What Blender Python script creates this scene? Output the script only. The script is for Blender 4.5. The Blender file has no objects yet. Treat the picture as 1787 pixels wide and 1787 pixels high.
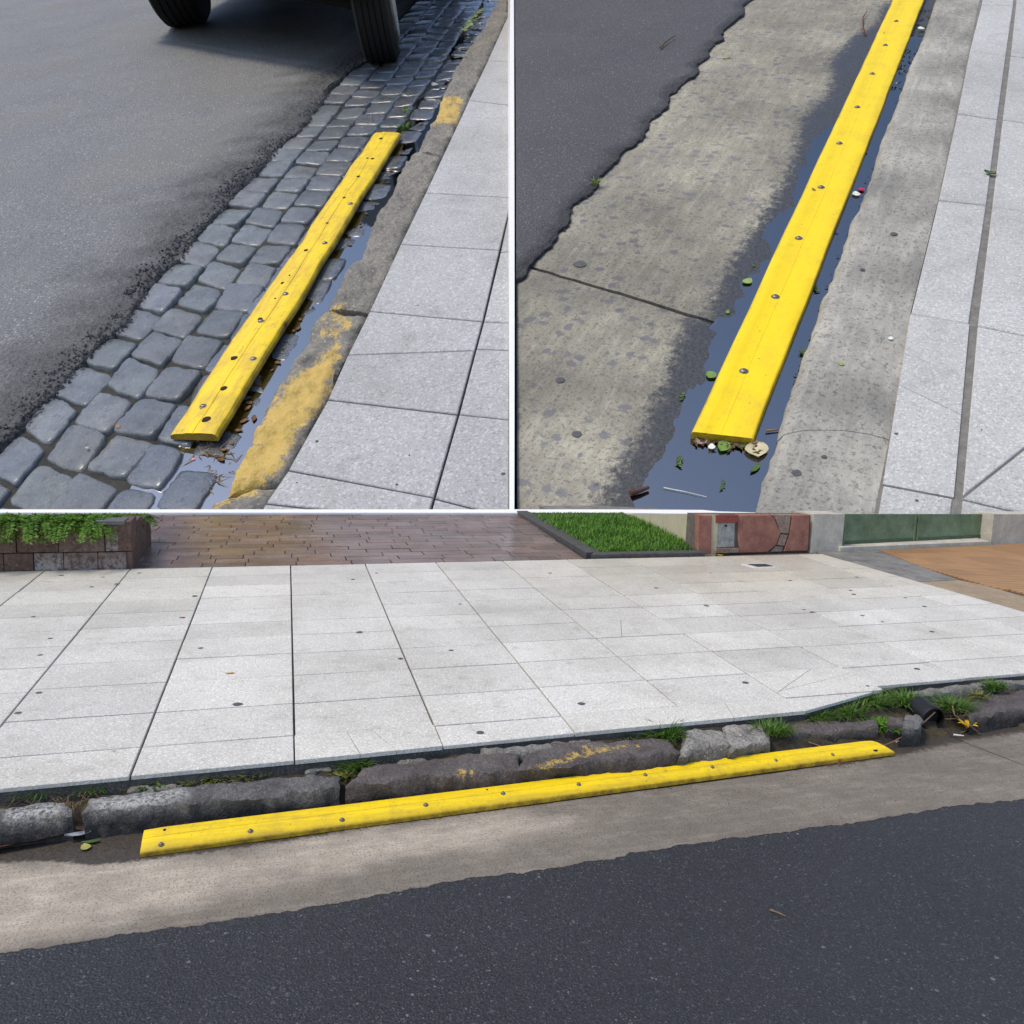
import bpy, math, random
from mathutils import Vector, Matrix, noise as mn
sc = bpy.context.scene
col = sc.collection
R = math.radians

# ------------------------------------------------------------------ camera
F, C0, EYE = 1400.0, 893.5, 1.70
def cray(u, v): return Vector(((u - C0) / F, -(v - C0) / F, -1.0))
def plane_axes(p, q):
    n = cray(*p).cross(cray(*q)).normalized()
    if n.y < 0: n = -n
    ex = cray(*p); ex = (ex - n * ex.dot(n)).normalized()
    return ex, n.cross(ex), n
_ex, _ey, _n = plane_axes((500, 695), (5405, 854))
CW = Matrix((-_ey, _ex, _n))                       # camera axes -> world
EYEP = Vector((0, 0, EYE))
cam = bpy.data.objects.new('camera', bpy.data.cameras.new('camera'))
col.objects.link(cam); sc.camera = cam
cam.matrix_world = Matrix.Translation(EYEP) @ CW.to_4x4()
cam.data.sensor_width = 36; cam.data.lens = 36 * F / 1787
cam.data.clip_start = 0.05; cam.data.clip_end = 5000

# ------------------------------------------------------------------ sky, sun, exposure
SUN_EL, SUN_AZ = R(60), R(-102)                     # azimuth from +Y, clockwise
w = bpy.data.worlds.new('World'); sc.world = w; w.use_nodes = True
nt = w.node_tree
sky = nt.nodes.new('ShaderNodeTexSky'); sky.sky_type = 'NISHITA'; sky.sun_disc = False
sky.sun_elevation = SUN_EL; sky.sun_rotation = SUN_AZ
sky.air_density = 1.0; sky.dust_density = 1.5; sky.ozone_density = 1.0
nt.nodes['Background'].inputs[1].default_value = 0.14
nt.links.new(sky.outputs[0], nt.nodes['Background'].inputs[0])
sl = bpy.data.lights.new('sun', 'SUN'); sl.energy = 1.5; sl.angle = R(14); sl.color = (1, .87, .66)
so = bpy.data.objects.new('sun', sl); col.objects.link(so)
sd = Vector((math.sin(SUN_AZ) * math.cos(SUN_EL), math.cos(SUN_AZ) * math.cos(SUN_EL), math.sin(SUN_EL)))
so.rotation_euler = sd.to_track_quat('Z', 'Y').to_euler(); so.location = (0, 0, 20)
vs = sc.view_settings
vs.view_transform = 'Standard'; vs.look = 'None'; vs.gamma = 1; vs.exposure = 0.56; vs.use_curve_mapping = False

# ------------------------------------------------------------------ the three ground planes
class Plane:
    """A stretch of street: origin, axes (x along, y to the left, z up) and unit size."""
    def __init__(s, o, ex, ey, ez, unit):
        s.S = unit
        s.M = Matrix.Translation(o) @ Matrix((ex, ey, ez)).transposed().to_4x4() @ Matrix.Scale(unit, 4)
        s.I = s.M.inverted()
        s.eye = s.I @ EYEP
    def at(s, u, v, h=0.0):
        d = s.I.to_3x3() @ (CW @ cray(u, v))
        t = (h - s.eye.z) / d.z
        return s.eye + d * t
    def proj(s, p):
        c = CW.transposed() @ ((s.M @ Vector(p)) - EYEP)
        return (C0 - F * c.x / c.z, C0 + F * c.y / c.z)
    def hfor(s, x, y, v):
        a, b = -3.0, 3.0
        for _ in range(40):
            m = (a + b) / 2
            if s.proj((x, y, m))[1] > v: a = m
            else: b = m
        return a
def ramp_plane(p, q, unit):
    ex, ey, n = (CW @ a for a in plane_axes(p, q))
    return Plane(EYEP - n * 1.55 * unit, ex, ey, n, unit)
BF = Plane(Vector((0, 0, .15)), Vector((0, 1, 0)), Vector((-1, 0, 0)), Vector((0, 0, 1)), 1.0)
LF = ramp_plane((1120, -412), (-3300, 165), 5.6)
RF = ramp_plane((1826, -570), (-2070, -159), 5.5)

# ------------------------------------------------------------------ materials
class Mat:
    def __init__(s, name):
        s.m = bpy.data.materials.new(name); s.m.use_nodes = True
        s.t = s.m.node_tree; s.b = s.t.nodes['Principled BSDF']; s.out = s.t.nodes['Material Output']
        s.co = s.t.nodes.new('ShaderNodeTexCoord').outputs['Object']
    def set(s, sock, v):
        if isinstance(v, bpy.types.NodeSocket): s.t.links.new(v, sock)
        elif isinstance(v, (tuple, list)) and len(v) == 3 and sock.type == 'RGBA': sock.default_value = (*v, 1)
        else: sock.default_value = v
    def stretch(s, sx, sy, sz, vec=None):
        n = s.t.nodes.new('ShaderNodeMapping'); s.set(n.inputs['Vector'], vec or s.co)
        n.inputs['Scale'].default_value = (sx, sy, sz); return n.outputs[0]
    def noise(s, scale, detail=3, rough=.55, vec=None, dist=0):
        n = s.t.nodes.new('ShaderNodeTexNoise'); s.set(n.inputs['Vector'], vec or s.co)
        n.inputs['Scale'].default_value = scale; n.inputs['Detail'].default_value = detail
        n.inputs['Roughness'].default_value = rough; n.inputs['Distortion'].default_value = dist
        return n.outputs['Fac']
    def voro(s, scale, out='Distance', feature='F1', vec=None, rnd=1.0):
        n = s.t.nodes.new('ShaderNodeTexVoronoi'); n.feature = feature; s.set(n.inputs['Vector'], vec or s.co)
        n.inputs['Scale'].default_value = scale; n.inputs['Randomness'].default_value = rnd
        return n.outputs[out]
    def ramp(s, fac, *stops):
        n = s.t.nodes.new('ShaderNodeValToRGB'); s.set(n.inputs[0], fac)
        e = n.color_ramp.elements
        for i, (p, c) in enumerate(stops):
            el = e[i] if i < 2 else e.new(p)
            el.position = p
            el.color = (c, c, c, 1) if isinstance(c, (int, float)) else (*c, 1)
        return n.outputs[0]
    def mix(s, fac, a, b, blend='MIX'):
        n = s.t.nodes.new('ShaderNodeMix'); n.data_type = 'RGBA'; n.blend_type = blend
        s.set(n.inputs[0], fac); s.set(n.inputs[6], a); s.set(n.inputs[7], b); return n.outputs[2]
    def math(s, op, a, b=0.0, clamp=False):
        n = s.t.nodes.new('ShaderNodeMath'); n.operation = op; n.use_clamp = clamp
        s.set(n.inputs[0], a); s.set(n.inputs[1], b); return n.outputs[0]
    def attr(s, name):
        n = s.t.nodes.new('ShaderNodeAttribute'); n.attribute_name = name; return n.outputs['Fac']
    def info(s, out):
        if not hasattr(s, '_i'): s._i = s.t.nodes.new('ShaderNodeObjectInfo')
        return s._i.outputs[out]
    def bump(s, h, dist, strength=1.0):
        n = s.t.nodes.new('ShaderNodeBump'); s.set(n.inputs['Height'], h)
        n.inputs['Distance'].default_value = dist; n.inputs['Strength'].default_value = strength
        s.t.links.new(n.outputs[0], s.b.inputs['Normal'])
    def fin(s, color, rough=.8, spec=.4, metal=0.0):
        s.set(s.b.inputs['Base Color'], color); s.set(s.b.inputs['Roughness'], rough)
        s.set(s.b.inputs['Specular IOR Level'], spec); s.set(s.b.inputs['Metallic'], metal)
        return s.m
def sc3(c, k): return tuple(x * k for x in c)

def asphalt(name, base, light, unit, grain, rough, amount, brown=None):
    k = Mat(name)
    fine = k.noise(grain * 1.6, 4, .7); big = k.noise(1.3, 4, .6)
    c = k.mix(k.ramp(fine, (.34, 0.0), (.66, 1.0)), sc3(base, .45), sc3(base, 1.65))
    c = k.mix(k.ramp(big, (.3, 0.0), (.7, 1.0)), c, k.mix(1.0, c, (1.3, 1.28, 1.22), 'MULTIPLY'))
    if brown: c = k.mix(k.ramp(k.noise(.7, 3, .6), (.5, 0.0), (.66, .45)), c, brown)
    vd = k.t.nodes.new('ShaderNodeTexNoise'); vd.inputs['Scale'].default_value = grain * .8; k.t.links.new(k.co, vd.inputs['Vector'])
    vm = k.t.nodes.new('ShaderNodeVectorMath'); vm.operation = 'MULTIPLY_ADD'; k.t.links.new(vd.outputs['Color'], vm.inputs[0]); vm.inputs[1].default_value = (1.1 / grain,) * 3; k.t.links.new(k.co, vm.inputs[2])
    wv = vm.outputs[0]
    for g_, am, lo, hi in ((1.0, amount, .4, 1.15), (.5, amount * .25, .4, .95), (1.9, amount * 1.5, .4, 1.0)):
        d = k.voro(grain * g_, vec=wv); sep = k.t.nodes.new('ShaderNodeSeparateColor'); k.set(sep.inputs[0], k.voro(grain * g_, 'Color', vec=wv))
        size = k.math('MULTIPLY', k.math('ADD', sep.outputs[1], .35), .33)
        m_ = k.ramp(k.math('SUBTRACT', size, d), (.0, 0.0), (.09, 1.0))
        m_ = k.math('MULTIPLY', m_, k.ramp(sep.outputs[0], (1 - am - .01, 0.0), (1 - am + .01, 1.0)))
        c = k.mix(m_, c, k.mix(k.math('POWER', sep.outputs[2], 1.7), sc3(light, lo), sc3(light, hi)))
    e = k.attr('edge')
    c = k.mix(k.math('MULTIPLY', e, .92, True), c, k.mix(k.ramp(fine, (.4, 0.0), (.75, 1.0)), sc3(base, .18), sc3(base, .9)))
    h = k.math('ADD', k.math('MULTIPLY', k.voro(grain * 1.1), .6), k.math('MULTIPLY', fine, .8))
    h2 = k.math('MULTIPLY', k.math('ADD', k.noise(grain * .3, 4, .7), k.voro(grain * .35)), e)
    k.bump(k.math('ADD', h, k.math('MULTIPLY', h2, 3.0)), .006 * unit, .8)
    return k.fin(c, rough, .4)

def concrete(name, pale, dark, wetc, unit, stonec=None, grain=60, stone_amt=.3, run='x'):
    k = Mat(name)
    a = k.noise(2.6, 5, .65); f = k.noise(grain, 4, .7); m = k.noise(14, 5, .7)
    c = k.mix(k.ramp(a, (.35, 0.0), (.65, 1.0)), dark, pale)
    c = k.mix(k.ramp(m, (.45, 0.0), (.72, .55)), c, sc3(dark, .75))
    c = k.mix(k.ramp(f, (.52, 0.0), (.66, .85)), c, sc3(dark, .36))
    c = k.mix(k.ramp(k.noise(grain * 2.2, 2), (.6, 0.0), (.7, .5)), c, sc3(pale, 1.35))
    sk = k.noise(5, 6, .7, vec=k.stretch(5, .8, 1) if run == 'y' else k.stretch(.8, 5, 1))
    c = k.mix(k.ramp(sk, (.45, 0.0), (.7, .5)), c, sc3(dark, .7)); c = k.mix(k.ramp(sk, (.3, .4), (.45, 0.0)), c, sc3(pale, 1.3))
    if stonec:
        v = k.stretch(1, 1.0, 1)
        d = k.voro(17, vec=v); sp = k.t.nodes.new('ShaderNodeSeparateColor'); k.set(sp.inputs[0], k.voro(17, 'Color', vec=v))
        wob = k.math('ADD', d, k.math('MULTIPLY', k.math('SUBTRACT', k.noise(40, 5, .7), .5), 1.1))
        st = k.math('MULTIPLY', k.ramp(wob, (.3, 1.0), (.38, 0.0)), k.ramp(sp.outputs[0], (1 - stone_amt, 0.0), (1.03 - stone_amt, 1.0)))
        c = k.mix(k.math('MULTIPLY', st, .95), c, stonec)
        d = k.voro(34); sp = k.t.nodes.new('ShaderNodeSeparateColor'); k.set(sp.inputs[0], k.voro(34, 'Color'))
        st2 = k.math('MULTIPLY', k.ramp(d, (.3, 1.0), (.4, 0.0)), k.ramp(sp.outputs[1], (.72, 0.0), (.76, .55)))
        c = k.mix(st2, c, sc3(stonec, .8))
    tone = k.attr('tone'); c = k.mix(tone, c, k.mix(1.0, c, (2.05, 2.03, 2.0), 'MULTIPLY'))
    wet = k.attr('wet')
    wm = k.ramp(k.math('ADD', wet, k.math('MULTIPLY', k.math('SUBTRACT', k.noise(24, 8, .85), .5), 2.2)), (.34, 0.0), (.68, 1.0))
    c = k.mix(wm, c, k.mix(k.ramp(f, (.35, 0.0), (.7, 1.0)), sc3(wetc, .55), sc3(wetc, 1.5)))
    k.bump(k.math('ADD', k.math('MULTIPLY', f, .7), m), .006 * unit, .55)
    return k.fin(c, k.math('SUBTRACT', .85, k.math('MULTIPLY', wm, .42)), .4)

def terrazzo(name, base, unit, grain):
    k = Mat(name)
    g = k.noise(grain, 3, .75); v = k.voro(grain * .75, 'Color'); sp = k.t.nodes.new('ShaderNodeSeparateColor'); k.set(sp.inputs[0], v)
    c = k.mix(k.ramp(g, (.33, 0.0), (.68, 1.0)), sc3(base, .78), sc3(base, 1.14))
    c = k.mix(k.ramp(sp.outputs[0], (.8, 0.0), (.88, .6)), c, sc3(base, 1.4))
    c = k.mix(k.ramp(sp.outputs[1], (.84, 0.0), (.9, .6)), c, sc3(base, .62))
    c = k.mix(k.ramp(k.noise(3.2, 5, .6), (.42, 0.0), (.75, .4)), c, k.mix(1.0, c, (.78, .77, .75), 'MULTIPLY'))
    c = k.mix(k.ramp(k.noise(9, 4, .6), (.56, 0.0), (.75, .4)), c, k.mix(1.0, c, (.6, .58, .55), 'MULTIPLY'))
    c = k.mix(k.ramp(k.noise(1.1, 4, .6), (.45, 0.0), (.72, .6)), c, k.mix(1.0, c, (.7, .69, .67), 'MULTIPLY'))
    c = k.mix(1.0, c, k.info('Color'), 'MULTIPLY')
    k.bump(g, .0015 * unit, .4)
    return k.fin(c, k.math('SUBTRACT', .72, k.math('MULTIPLY', k.info('Alpha'), .4)), .4)

def stone(name, c1, c2, unit, scale=30, rough=.75, paint=False, lichen=None, bumpd=.012, dirt_shade=None):
    k = Mat(name)
    a = k.noise(scale * .2, 5, .65, dist=.4); f = k.noise(scale * 2.5, 4, .75); m = k.noise(scale, 4, .65)
    c = k.mix(k.ramp(a, (.35, 0.0), (.66, 1.0)), c1, c2)
    c = k.mix(k.ramp(f, (.3, .8), (.6, 0.0)), c, sc3(c1, .4))
    c = k.mix(k.ramp(k.noise(scale * 3, 2), (.62, 0.0), (.72, .6)), c, sc3(c2, 1.9))
    if lichen:
        lm = k.math('MULTIPLY', k.attr('lichen'), 1.0)
        c = k.mix(k.math('MULTIPLY', k.ramp(k.noise(scale * 1.6, 5, .75), (.42, 0.0), (.55, 1.0)), lm, True), c, lichen)
    if paint:
        p = k.attr('paint')
        pm = k.ramp(k.math('ADD', k.math('MULTIPLY', p, 1.0), k.math('MULTIPLY', k.math('SUBTRACT', k.noise(scale * .8, 9, .88), .5), 2.8)), (.46, 0.0), (.6, .8))
        pc = k.mix(k.noise(scale * 2, 3), (.52, .34, .05), (.70, .49, .12))
        c = k.mix(pm, c, pc)
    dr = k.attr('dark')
    c = k.mix(k.math('MULTIPLY', dr, k.ramp(m, (.3, 1.0), (.75, .35)), True), c, dirt_shade or sc3(c1, .22))  # mixes crevice dirt and painted face shade into the stone
    k.bump(k.math('ADD', k.math('MULTIPLY', f, .35), m), bumpd * unit, .8)
    return k.fin(c, rough, .4)

def cobble_mat():
    k = Mat('cobble_granite')
    a = k.noise(9, 4, .6); f = k.noise(140, 3, .7)
    c = k.mix(k.ramp(a, (.3, 0.0), (.7, 1.0)), (.10, .118, .14), (.215, .235, .255))
    c = k.mix(k.ramp(f, (.35, .5), (.6, 0.0)), c, (.07, .08, .095))
    c = k.mix(k.ramp(k.noise(22, 6, .75), (.56, 0.0), (.66, .8)), c, (.045, .05, .055))
    c = k.mix(k.ramp(k.noise(60, 2), (.66, 0.0), (.72, .5)), c, (.34, .34, .34))
    c = k.mix(1.0, c, k.info('Color'), 'MULTIPLY')
    wv = k.info('Alpha')
    c = k.mix(wv, c, k.mix(1.0, c, (.5, .54, .6), 'MULTIPLY'))
    k.bump(k.math('ADD', k.math('MULTIPLY', f, .25), k.noise(30, 6, .75)), .016 * 5.6, .7)
    k.set(k.b.inputs['Coat Weight'], k.math('ADD', .25, k.math('MULTIPLY', wv, .75))); k.b.inputs['Coat Roughness'].default_value = .22; k.b.inputs['Coat IOR'].default_value = 1.7
    return k.fin(c, k.math('SUBTRACT', k.math('ADD', .3, k.math('MULTIPLY', k.noise(14, 4), .25)), k.math('MULTIPLY', wv, .26)), .55)

def yellow(name, unit, dirt_amt, base=(.86, .62, .008), worn=(.66, .46, .04), run='x'):
    k = Mat(name)
    s = k.stretch(1.2, 14, 14) if run == 'x' else k.stretch(14, 1.2, 14); st = k.noise(3, 6, .7, vec=s)
    c = k.mix(k.ramp(st, (.42, 0.0), (.72, min(1, dirt_amt * 2.2))), base, worn)
    c = k.mix(k.ramp(k.noise(7, 5, .7), (.5, 0.0), (.75, dirt_amt)), c, (.34, .23, .05))
    c = k.mix(k.ramp(k.noise(75, 3, .6), (.7 - dirt_amt * .06, 0.0), (.75, .8)), c, (.09, .06, .02))
    c = k.mix(k.ramp(k.noise(4, 8, .8, vec=k.stretch(1, 5, 5) if run == 'x' else k.stretch(5, 1, 5)), (.6, 0.0), (.72, dirt_amt * 1.6)), c, (.22, .15, .05))
    c = k.mix(k.ramp(k.noise(16, 9, .88), (.53, 0.0), (.66, min(.75, dirt_amt * 1.3))), c, (.30, .21, .06))
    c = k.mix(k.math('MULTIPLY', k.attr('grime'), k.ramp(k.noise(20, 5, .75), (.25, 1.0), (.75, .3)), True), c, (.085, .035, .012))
    k.bump(k.math('ADD', st, k.math('MULTIPLY', k.noise(120, 3), .5)), .0014 * unit, .5)
    return k.fin(c, .5, .4)

def water(name, tint, ior):
    k = Mat(name); t = k.t
    tr = t.nodes.new('ShaderNodeBsdfTransparent'); tr.inputs[0].default_value = (*tint, 1)
    gl = t.nodes.new('ShaderNodeBsdfGlossy'); gl.inputs['Roughness'].default_value = .02
    fr = t.nodes.new('ShaderNodeFresnel'); fr.inputs['IOR'].default_value = ior
    b = t.nodes.new('ShaderNodeBump'); b.inputs['Distance'].default_value = .004; b.inputs['Strength'].default_value = .25
    t.links.new(k.noise(9, 3), b.inputs['Height']); t.links.new(b.outputs[0], gl.inputs['Normal']); t.links.new(b.outputs[0], fr.inputs['Normal'])
    mx = t.nodes.new('ShaderNodeMixShader'); t.links.new(fr.outputs[0], mx.inputs[0])
    t.links.new(tr.outputs[0], mx.inputs[1]); t.links.new(gl.outputs[0], mx.inputs[2]); t.links.new(mx.outputs[0], k.out.inputs[0])
    return k.m

def plain(name, c, rough=.7, var=.35, scale=12, spec=.4, metal=0.0, bumpd=0.0, c2=None, oc=False, amt=.5):
    k = Mat(name)
    x = k.mix(k.ramp(k.noise(scale, 5, .65), (.3, 0.0), (.7, 1.0)), sc3(c, 1 - var), c2 or sc3(c, 1 + var))
    x = k.mix(k.ramp(k.noise(scale * 6, 3, .7), (.3, amt), (.6, 0.0)), x, sc3(c, .5))
    if oc: x = k.mix(1.0, x, k.info('Color'), 'MULTIPLY')
    if bumpd: k.bump(k.noise(scale * 3, 5, .7), bumpd, .7)
    return k.fin(x, rough, spec, metal)
def leafy(name, c1, c2, rough=.5, scale=3, trans=.25):
    k = Mat(name)
    g = k.t.nodes.new('ShaderNodeNewGeometry')
    x = k.mix(g.outputs['Random Per Island'], c1, c2)
    x = k.mix(k.ramp(k.noise(scale, 3), (.35, 0.0), (.7, .6)), x, sc3(c1, .6))
    m = k.fin(x, rough, .35)
    tl = k.t.nodes.new('ShaderNodeBsdfTranslucent'); k.t.links.new(x, tl.inputs[0])
    mx = k.t.nodes.new('ShaderNodeMixShader'); mx.inputs[0].default_value = trans
    k.t.links.new(k.b.outputs[0], mx.inputs[1]); k.t.links.new(tl.outputs[0], mx.inputs[2]); k.t.links.new(mx.outputs[0], k.out.inputs[0])
    return m

# ------------------------------------------------------------------ mesh helpers
ORI = {}; FRM = {}
def obj(name, verts, faces, mat, fr=None, parent=None, origin=None, attrs=None, smooth=None, color=None):
    if parent is not None: o0 = ORI[parent.name]; fr = FRM[parent.name]
    elif origin is not None: o0 = Vector(origin)
    else:
        n = len(verts)
        o0 = Vector((sum(v[0] for v in verts) / n, sum(v[1] for v in verts) / n, min(v[2] for v in verts)))
    me = bpy.data.meshes.new(name)
    me.from_pydata([(v[0] - o0.x, v[1] - o0.y, v[2] - o0.z) for v in verts], [], faces)
    me.materials.append(mat)
    for an, vals in (attrs or {}).items():
        a = me.attributes.new(an, 'FLOAT', 'POINT'); a.data.foreach_set('value', vals)
    if smooth is not None:
        me.polygons.foreach_set('use_smooth', [True] * len(me.polygons))
        if smooth < 180: me.set_sharp_from_angle(angle=R(smooth))
    me.update()
    o = bpy.data.objects.new(name, me); col.objects.link(o)
    if parent is not None: o.parent = parent
    else: o.matrix_world = fr.M @ Matrix.Translation(o0)
    ORI[o.name] = o0; FRM[o.name] = fr
    if color: o.color = color
    return o
def empty(name, fr, origin):
    o = bpy.data.objects.new(name, None); col.objects.link(o); o.empty_display_size = .1
    o.matrix_world = fr.M @ Matrix.Translation(Vector(origin))
    ORI[o.name] = Vector(origin); FRM[o.name] = fr
    return o
def tag(o, label=None, cat=None, group=None, kind=None):
    if label: o['label'] = label
    if cat: o['category'] = cat
    if group: o['group'] = group
    if kind: o['kind'] = kind
    return o
def copy_part(src, parent, loc):
    c = src.copy(); col.objects.link(c); c.parent = parent; c.location = Vector(loc) - ORI[parent.name]
    ORI[c.name] = Vector(loc); FRM[c.name] = FRM[parent.name]
    return c
def clip(poly, a, b, keep=1):
    """keep the part of poly on the left (keep=1) of the line a->b"""
    def sd(p): return keep * ((b[0] - a[0]) * (p[1] - a[1]) - (b[1] - a[1]) * (p[0] - a[0]))
    out = []
    for i, p in enumerate(poly):
        q = poly[(i + 1) % len(poly)]; s1, s2 = sd(p), sd(q)
        if s1 >= 0: out.append((p[0], p[1]))
        if (s1 < 0) != (s2 < 0):
            t = s1 / (s1 - s2); out.append((p[0] + (q[0] - p[0]) * t, p[1] + (q[1] - p[1]) * t))
    return out
def area(p): return .5 * sum(p[i][0] * p[(i + 1) % len(p)][1] - p[(i + 1) % len(p)][0] * p[i][1] for i in range(len(p)))
def ccw(p): p = [(q[0], q[1]) for q in p]; return p if area(p) > 0 else p[::-1]
def dedupe(p, e=1e-4):
    out = []
    for q in p:
        if not out or math.hypot(q[0] - out[-1][0], q[1] - out[-1][1]) > e: out.append(q)
    if len(out) > 1 and math.hypot(out[0][0] - out[-1][0], out[0][1] - out[-1][1]) < e: out.pop()
    return out
def inset(poly, d):
    poly = dedupe(ccw(poly)); res = list(poly)
    for i in range(len(poly)):
        a, b = poly[i], poly[(i + 1) % len(poly)]
        L = math.hypot(b[0] - a[0], b[1] - a[1])
        nx, ny = -(b[1] - a[1]) / L * d, (b[0] - a[0]) / L * d
        res = clip(res, (a[0] + nx, a[1] + ny), (b[0] + nx, b[1] + ny))
        if len(res) < 3: return []
    return dedupe(res)
def prism(poly, z0, z1, ch=.004, tilt=(0, 0, 0)):
    """solid slab with a chamfered top edge"""
    poly = dedupe(ccw(poly)); top = inset(poly, ch) if ch else poly
    if len(top) != len(poly): top = [(p[0], p[1]) for p in poly]; ch = 0
    n = len(poly); V = []
    cx = sum(p[0] for p in poly) / n; cy = sum(p[1] for p in poly) / n
    def zt(p): return tilt[0] + tilt[1] * (p[0] - cx) + tilt[2] * (p[1] - cy)
    V += [(p[0], p[1], z0) for p in poly]
    V += [(p[0], p[1], z1 - ch + zt(p)) for p in poly]
    fs = [tuple(range(n))[::-1]]
    fs += [(i, (i + 1) % n, n + (i + 1) % n, n + i) for i in range(n)]
    k = n
    if ch:
        V += [(p[0], p[1], z1 + zt(p)) for p in top]
        fs += [(n + i, n + (i + 1) % n, 2 * n + (i + 1) % n, 2 * n + i) for i in range(n)]; k = 2 * n
    fs.append(tuple(range(k, k + n)))
    return V, fs
def jag(pts, amp, levels, seed):
    rd = random.Random(seed); pts = [Vector((p[0], p[1])) for p in pts]
    for l in range(levels):
        out = [pts[0]]
        for a, b in zip(pts, pts[1:]):
            d = b - a; m = (a + b) / 2 + Vector((-d.y, d.x)) * rd.uniform(-amp, amp)
            out += [m, b]
        pts = out
    return pts
def loft(rows, closed=False):
    V = [tuple(p) for r in rows for p in r]; m = len(rows[0]); fs = []
    for i in range(len(rows) - 1):
        for j in range(m - (0 if closed else 1)):
            a, b = i * m + j, i * m + (j + 1) % m
            fs.append((a, b, b + m, a + m))
    return V, fs
def nz(x, y, z=0.0, s=1.0, seed=0): return mn.noise(Vector((x * s + seed * 7.3, y * s - seed * 3.1, z * s + seed * 1.7)))
def vor(x, y, z=0.0, s=1.0, seed=0): return mn.noise(Vector((x * s + seed * 7.3, y * s - seed * 3.1, z * s + seed * 1.7)), noise_basis='VORONOI_F1')
def pdist(p, poly):
    """signed distance to polygon, negative inside"""
    ins = False; best = 1e9
    for i in range(len(poly)):
        a, b = poly[i], poly[(i + 1) % len(poly)]
        if (a[1] > p[1]) != (b[1] > p[1]) and p[0] < (b[0] - a[0]) * (p[1] - a[1]) / (b[1] - a[1]) + a[0]: ins = not ins
        dx, dy = b[0] - a[0], b[1] - a[1]; L = dx * dx + dy * dy or 1e-9
        t = max(0, min(1, ((p[0] - a[0]) * dx + (p[1] - a[1]) * dy) / L))
        best = min(best, math.hypot(p[0] - a[0] - dx * t, p[1] - a[1] - dy * t))
    return -best if ins else best
def sstep(a, b, x):
    t = max(0, min(1, (x - a) / (b - a))); return t * t * (3 - 2 * t)
def interp(pts, x):
    pts = sorted(pts)
    if x <= pts[0][0]: return pts[0][1]
    for a, b in zip(pts, pts[1:]):
        if x <= b[0]: return a[1] + (b[1] - a[1]) * (x - a[0]) / (b[0] - a[0])
    return pts[-1][1]
def tube(pts, rad, seg=8, cap=True):
    V, fs = [], []
    pts = [Vector(p) for p in pts]
    for i, p in enumerate(pts):
        d = (pts[min(i + 1, len(pts) - 1)] - pts[max(i - 1, 0)]).normalized()
        a = d.orthogonal().normalized() if i == 0 else (pa - d * pa.dot(d)).normalized()
        pa = a; b = d.cross(a); r = rad[i] if isinstance(rad, (list, tuple)) else rad
        for k in range(seg):
            t = 2 * math.pi * k / seg; V.append(tuple(p + (a * math.cos(t) + b * math.sin(t)) * r))
    for i in range(len(pts) - 1):
        for k in range(seg):
            a, b = i * seg + k, i * seg + (k + 1) % seg; fs.append((a, b, b + seg, a + seg))
    if cap: fs.append(tuple(range(seg))[::-1]); fs.append(tuple(range(len(V) - seg, len(V))))
    return V, fs
def lathe(prof, seg=24, center=(0, 0, 0), axis='z'):
    V, fs = [], []
    for r, z in prof:
        for k in range(seg):
            t = 2 * math.pi * k / seg; x, y = r * math.cos(t), r * math.sin(t)
            p = (x, y, z) if axis == 'z' else ((z, x, y) if axis == 'x' else (x, z, y))
            V.append((p[0] + center[0], p[1] + center[1], p[2] + center[2]))
    n = len(prof)
    for i in range(n - 1):
        for k in range(seg):
            a, b = i * seg + k, i * seg + (k + 1) % seg
            fs.append((a, b, b + seg, a + seg) if axis != 'y' else (a, a + seg, b + seg, b))
    fs.append(tuple(range(seg))[::-1]); fs.append(tuple(range((n - 1) * seg, n * seg)))
    return V, fs
def join(parts):
    V, fs = [], []
    for v, f in parts:
        k = len(V); V += v; fs += [tuple(i + k for i in q) for q in f]
    return V, fs

def block(quad, ztop, zbot, seed, amp=.012, rnd=.03, nx=22, ny=9, slope=0.0):
    """rough stone: quad = front-left, front-right, back-right, back-left (local xy), rounded and broken"""
    q = [Vector((p[0], p[1])) for p in quad]
    L = max((q[1] - q[0]).length, 1e-3); W = max((q[3] - q[0]).length, 1e-3)
    top = []
    rows = []
    for j in range(-3, ny + 4):
        row = []
        for i in range(-3, nx + 4):
            ci, cj = min(max(i, 0), nx), min(max(j, 0), ny)
            u, v = ci / nx, cj / ny
            p = (q[0] * (1 - u) + q[1] * u) * (1 - v) + (q[3] * (1 - u) + q[2] * u) * v
            edge = min(u * L, (1 - u) * L, v * W, (1 - v) * W)
            z = ztop - rnd * max(0, 1 - edge / (rnd * 1.6)) ** 2 * .8 + slope * (v - .5) * W
            dep = max(-i, i - nx, -j, j - ny, 0)
            if dep: z = z + (zbot - z) * (dep / 3.0) ** .8
            x, y = p.x, p.y
            wob = amp * (1.0 if dep or edge < .02 else .35)
            x += wob * (nz(x, y, z, 9, seed) + .5 * nz(x, y, z, 26, seed + 1)); y += wob * (nz(x, y, z, 9, seed + 3) + .5 * nz(x, y, z, 26, seed + 4))
            fq = vor(x, y, z, 8, seed) - .45; fh = vor(x, y, z, 24, seed + 2) - .4
            z += amp * (.35 * nz(x, y, 0, 5, seed + 5) + .6 * fq + .4 * fh) * (1 if dep else .8)
            if dep or edge < .03: x += amp * (.8 * fq + .5 * fh)
            row.append((x, y, z))
        rows.append(row)
    return loft(rows)

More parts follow.
